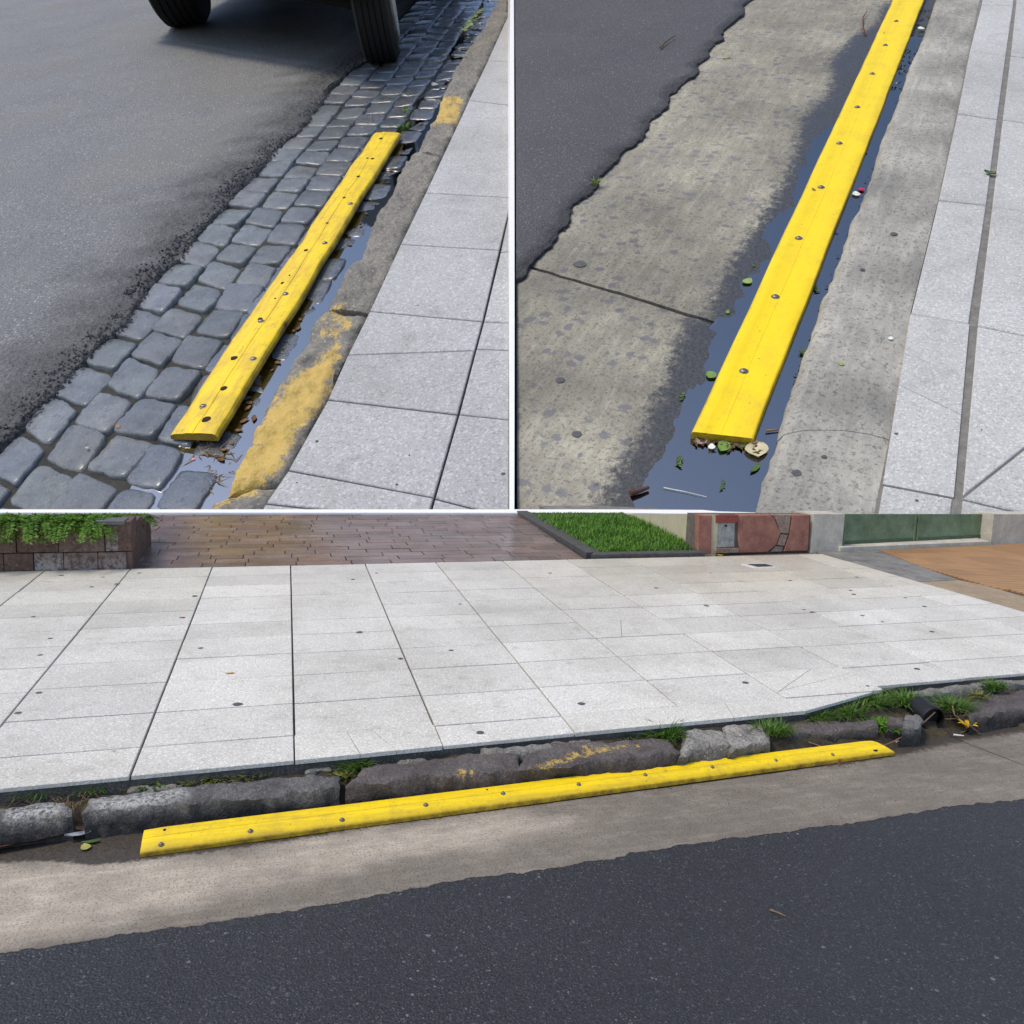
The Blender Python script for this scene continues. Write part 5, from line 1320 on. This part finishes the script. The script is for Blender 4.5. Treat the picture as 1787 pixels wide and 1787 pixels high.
def gq(t0, t1, z0, z1f, off, th, name, mat):
    a, b = ga.lerp(gb, t0), ga.lerp(gb, t1)
    ha, hb = (BF.hfor(a.x, a.y, z1f), BF.hfor(b.x, b.y, z1f)) if z1f > 10 else (z1f, z1f)
    V = [(a.x - off, a.y, z0), (b.x - off, b.y, z0), (b.x - off + th, b.y, z0), (a.x - off + th, a.y, z0), (a.x - off, a.y, ha), (b.x - off, b.y, hb), (b.x - off + th, b.y, hb), (a.x - off + th, a.y, ha)]
    return obj(name, V, [(3, 2, 1, 0), (4, 5, 6, 7), (0, 1, 5, 4), (1, 2, 6, 5), (2, 3, 7, 6), (3, 0, 4, 7)], mat, parent=gate)
for a, b in ((0, .468), (.474, 1)):
    gq(a, b, .049, 897.3, 0, .03, 'panel', m_gr)
    gq(a + .002, a + .014, .051, 897.8, .012, .0115, 'stile', m_gr); gq(b - .014, b - .002, .051, 897.8, .012, .0115, 'stile', m_gr)
    gq(a + .016, b - .016, .05, .085, .011, .0105, 'rail', m_grd)
tag(gate, 'green painted sheet metal gate with two leaves', 'gate')

# neighbour's paving on the right
m_str = plain('strip_concrete', (.17, .16, .145), .55, .3, 5, c2=(.3, .29, .27), bumpd=.003)
m_bs = plain('strip_beige', (.33, .25, .16), .55, .25, 5, bumpd=.003)
def ground_poly(name, px, z0, z1, mat, label, cat):
    q_ = [at(u, v) for u, v in px]; V, fs = prism([(a.x, a.y) for a in q_], z0, z1, 0)
    return tag(obj(name, V, fs, mat, S), label, cat, kind='structure')
V, fs = prism([(bx_ + .005, -3.9), (bx_ + .005, -14), (12.2, -14), (12.2, -3.9)], -1.3, -.03, 0)
tag(obj('paving_base', V, fs, m_str, S), 'plain concrete yard behind the red wall', 'yard', kind='structure')
ground_poly('concrete_strip', [(1424, 962.5), (1466, 961.5), (1533, 960.5), (1614, 991), (1672, 1011), (1600, 1014.5), (1587, 1011)], -.2, -.003, m_str, 'damp grey concrete strip at the pavement end', 'strip')
ground_poly('beige_strip', [(1587, 1011.6), (1600, 1015), (1672, 1011.6), (1720, 1021), (1779, 1038), (2300, 1188), (2300, 1256), (1779, 1072), (1695, 1041.5)], -.2, -.004, m_bs, 'beige concrete border of the orange paving', 'strip')
op = [(p_.x, p_.y) for p_ in (at(u, v) for u, v in ((1534, 960), (1760, 949), (2300, 924), (2300, 1186), (1779, 1037.5), (1720, 1020.5), (1672, 1010.5), (1614, 990.5)))]
V, fs = prism(op, -.2, -.022, 0)
ob = tag(obj('orange_paving', V, fs, m_dark, S), 'ribbed orange tile paving before the green gate', 'paving', kind='structure')
k = Mat('orange_ribbed_tile')
wv_ = k.t.nodes.new('ShaderNodeTexWave'); wv_.bands_direction = 'X'; wv_.inputs['Scale'].default_value = 4.6; wv_.inputs['Distortion'].default_value = .6; k.t.links.new(k.stretch(1, .22, 1), wv_.inputs['Vector'])
c_ = k.mix(k.noise(2.5, 4), (.33, .175, .075), (.43, .245, .105)); c_ = k.mix(k.ramp(wv_.outputs['Fac'], (.2, .55), (.6, 0.0)), c_, (.2, .10, .04))
c_ = k.mix(1.0, c_, k.info('Color'), 'MULTIPLY'); k.bump(wv_.outputs['Fac'], .006, .7); m_or = k.fin(c_, .5)
polys = []
dd = ccw(op)
for i in range(16):
    for j in range(20):
        q_ = [(4.6 + i * .3, -3.8 - j * .3), (4.9 + i * .3, -3.8 - j * .3), (4.9 + i * .3, -4.1 - j * .3), (4.6 + i * .3, -4.1 - j * .3)]
        for e_ in range(len(dd)):
            if len(q_) > 2: q_ = clip(q_, dd[e_], dd[(e_ + 1) % len(dd)], 1)
        if len(q_) > 2 and abs(area(q_)) > .003: polys.append(q_)
tiles(S, ob, polys, -.001, .018, m_or, .002, 6, lambda rd, x, y: (rd.uniform(.85, 1.1),) * 3 + (0,), .002, 'orange_tile', .001)

# planter with ferns
m_pl = stone('planter_stone', (.105, .06, .045), (.19, .115, .09), 1.0, 14, .8, False, (.5, .46, .42), .012)
pf0, pf1 = at(-160, 1004.5), at(229, 993.5); pf0 = Vector((bx_ + .02, pf0.y, 0)); pf1 = Vector((bx_ + .02, pf1.y, 0))
ps1 = at(264, 943)
planter = empty('stone_planter', S, (bx_, pf1.y + .8, 0))
Hc, Ht = .155, .40
def pl_u(u): return at(u, 1000).y * (bx_ + .02) / at(u, 1000).x
def pblock(y0, y1, z0, z1, proud, mat=None, seed=0, li=0.0):
    g = .004; V, fs = prism([(bx_ + .02 - proud, y0 - g), (bx_ + .22, y0 - g), (bx_ + .22, y1 + g), (bx_ + .02 - proud, y1 + g)], z0 + g, z1 - g, .006)
    obj('stone_block', V, fs, mat or m_pl, parent=planter, attrs={'lichen': [li * (1 if v_[2] < z0 + .05 else .35) for v_ in V], 'dark': [0.0] * len(V)})
us = [-160, -60, 8, 60, 112, 172, 222]
for i, (a, b) in enumerate(zip(us, us[1:])): pblock(pl_u(a), pl_u(b), -.02, Hc, (i % 3) * .006, seed=i, li=(.0, .0, 0, .8, .5, .5)[i])
us = [-160, -80, 31, 104, 185, 209]
for i, (a, b) in enumerate(zip(us, us[1:])): pblock(pl_u(a), pl_u(b), Hc, Ht, (i % 2) * .008, seed=i, li=(0, 0, 0, .1, .5)[i])
m_wst = plain('white_stone', (.55, .54, .5), .8, .2, 10)
pblock(pl_u(209.5), pl_u(226), Hc + .01, Ht - .02, -.012, m_wst)
sv = (ps1 - pf1); nb = 4
for c_i, (z0, z1) in enumerate(((-.02, Hc), (Hc, Ht + .08))):
    for i in range(nb):
        a, b = pf1 + sv * ((i + .0) / nb), pf1 + sv * ((i + 1.0) / nb)
        if i == 0: a = a + Vector((.0, 0, 0))
        lo = .004
        V, fs = prism([(a.x + lo, a.y - .0), (a.x + lo, a.y + .12), (b.x - lo, b.y + .12), (b.x - lo, b.y)], z0 + lo, min(z1, BF.hfor(b.x, b.y, 899)) - lo, .005)
        obj('stone_block', V, fs, m_pl, parent=planter, attrs={'lichen': [0.0] * len(V), 'dark': [0.0] * len(V)})
V, fs = prism([(bx_ + .0, pl_u(170)), (bx_ + .0, pl_u(221)), (bx_ + .2, pl_u(221)), (bx_ + .2, pl_u(170))], Ht - .002, Ht + .035, .006); obj('coping', V, fs, plain('coping_grey', (.13, .135, .13), .7, .3, 12), parent=planter)
V, fs = prism([(bx_ + .225, pl_u(-160)), (bx_ + .225, pl_u(224)), (ps1.x - .02, ps1.y + .13), (ps1.x - .02, pl_u(-160) + .4)], -.02, .22, 0); obj('soil', V, fs, m_soil, parent=planter)
tag(planter, 'low reddish stone planter at the left edge of the driveway', 'planter')
def fern(y0, y1, x0, x1, z, n, L, seed, label, fwd=.8, vmin=898.5):
    rd = random.Random(seed); V, fs = [], []
    for _ in range(n):
        bx, by = rd.uniform(x0, x1), rd.uniform(y0, y1); a = math.pi + rd.gauss(0, 1.0) if rd.random() < fwd else rd.uniform(0, 6.3)
        Ls = L * rd.uniform(.5, 1.1); up = rd.uniform(.2, .8); pts = []
        for i in range(13):
            t = i / 12; pts.append(Vector((bx + math.cos(a) * Ls * t, by + math.sin(a) * Ls * t, z + Ls * (up * t - 1.15 * up * t * t - .25 * t * t))))
        if any(BF.proj(p_)[1] < vmin for p_ in pts):
            mx_ = min(BF.proj(p_)[1] for p_ in pts); dz = (vmin - mx_) * .0062; pts = [p_ - Vector((0, 0, dz)) for p_ in pts]
        for i, p_ in enumerate(pts[1:], 1):
            d_ = (pts[i] - pts[i - 1]).normalized(); s_ = d_.cross(Vector((0, 0, 1))).normalized()
            for sg in (-1, 1):
                for _k in range(3):
                    l = .055 * (1.1 - .5 * i / 12) * rd.uniform(.7, 1.2); w_ = l * .16
                    dr_ = (s_ * sg + d_ * rd.uniform(.2, 1.2) + Vector((0, 0, rd.uniform(-.5, .5)))).normalized(); q_ = d_.cross(dr_).cross(dr_).normalized()
                    b_ = p_ - d_ * rd.uniform(0, Ls / 12); k = len(V)
                    V += [tuple(b_), tuple(b_ + dr_ * l * .5 + q_ * w_), tuple(b_ + dr_ * l), tuple(b_ + dr_ * l * .5 - q_ * w_)]; fs.append((k, k + 1, k + 2, k + 3))
    return tag(obj('fern', V, fs, m_fern, S), label, 'fern', 'ferns in the stone planter')
for i, (ua, ub) in enumerate(((-160, -40), (-40, 60), (60, 120), (120, 178))):
    fern(pl_u(ub), pl_u(ua), bx_ + .08, bx_ + .5, Ht + .0, 95, .36, 31 + i, ('feathery fern at the far left of the planter', 'feathery fern spilling over the left planter blocks', 'feathery fern over the middle of the planter', 'feathery fern hanging over the planter front near its coping')[i])
fern(ps1.y + .02, ps1.y + .3, ps1.x - .55, ps1.x - .1, Ht + .0, 40, .25, 51, 'small fern behind the planter corner by the driveway', .3)

# ---------------------------------------------------------------- white walls between the three streets
path = []
for u in (-420, -200, 0, 200, 400, 600, 800, 960, 1080): p_ = at(u, 897.2); path.append(p_)
e_ = path[-1]
for u in (1250, 1450, 1650, 1850, 2200):
    d_ = at(u, 897.2) - BF.eye; path.append(BF.eye + d_ * ((10.75 if u > 1300 else 11.1) / d_.x))
rows = []
us_ = (-420, -200, 0, 200, 400, 600, 800, 960, 1080, 1250, 1450, 1650, 1850, 2200)
for p_, u in zip(path, us_):
    h_ = .02 if u <= 1080 else BF.hfor(p_.x, p_.y, 897.2)
    q_ = BF.at(u, 889.4, h_); q_.x = min(q_.x, p_.x + .45)
    rows.append([(p_.x, p_.y, -1.34), (p_.x, p_.y, h_), (q_.x, q_.y, h_ + .004), (q_.x, q_.y, -1.34)])
V, fs = loft(rows, True); fs += [(0, 1, 2, 3), tuple(range(len(V) - 4, len(V)))[::-1]]
tag(obj('retaining_wall', V, [f[::-1] for f in fs], m_white, S), 'thin white retaining wall edge across the picture middle', 'wall')
rows = []
for v in (900, 880, 800, 700, 600, 500, 400, 300, 200, 100, 20, -60):
    pl, pr = LF.M @ LF.at(889.5, v, .0), RF.M @ RF.at(897.5, v, -.108)
    m_ = (pl + pr) / 2; d_ = (CW @ cray(893.4, v)); dep = min((pl - EYEP).length, (pr - EYEP).length) * .9975
    c_ = EYEP + d_.normalized() * dep; hw = .5 * (.078 + .10 * (900 - v) / 900)
    loc = BF.I @ c_
    rows.append([(loc.x + .3, loc.y + hw, loc.z - 1.6), (loc.x, loc.y + hw, loc.z), (loc.x, loc.y - hw, loc.z), (loc.x + .3, loc.y - hw, loc.z - 1.6)])
V, fs = loft(rows, True); fs += [(0, 1, 2, 3), tuple(range(len(V) - 4, len(V)))[::-1]]
tag(obj('divider_wall', V, fs, m_white, S), 'thin white wall rising between the two upper streets', 'wall')
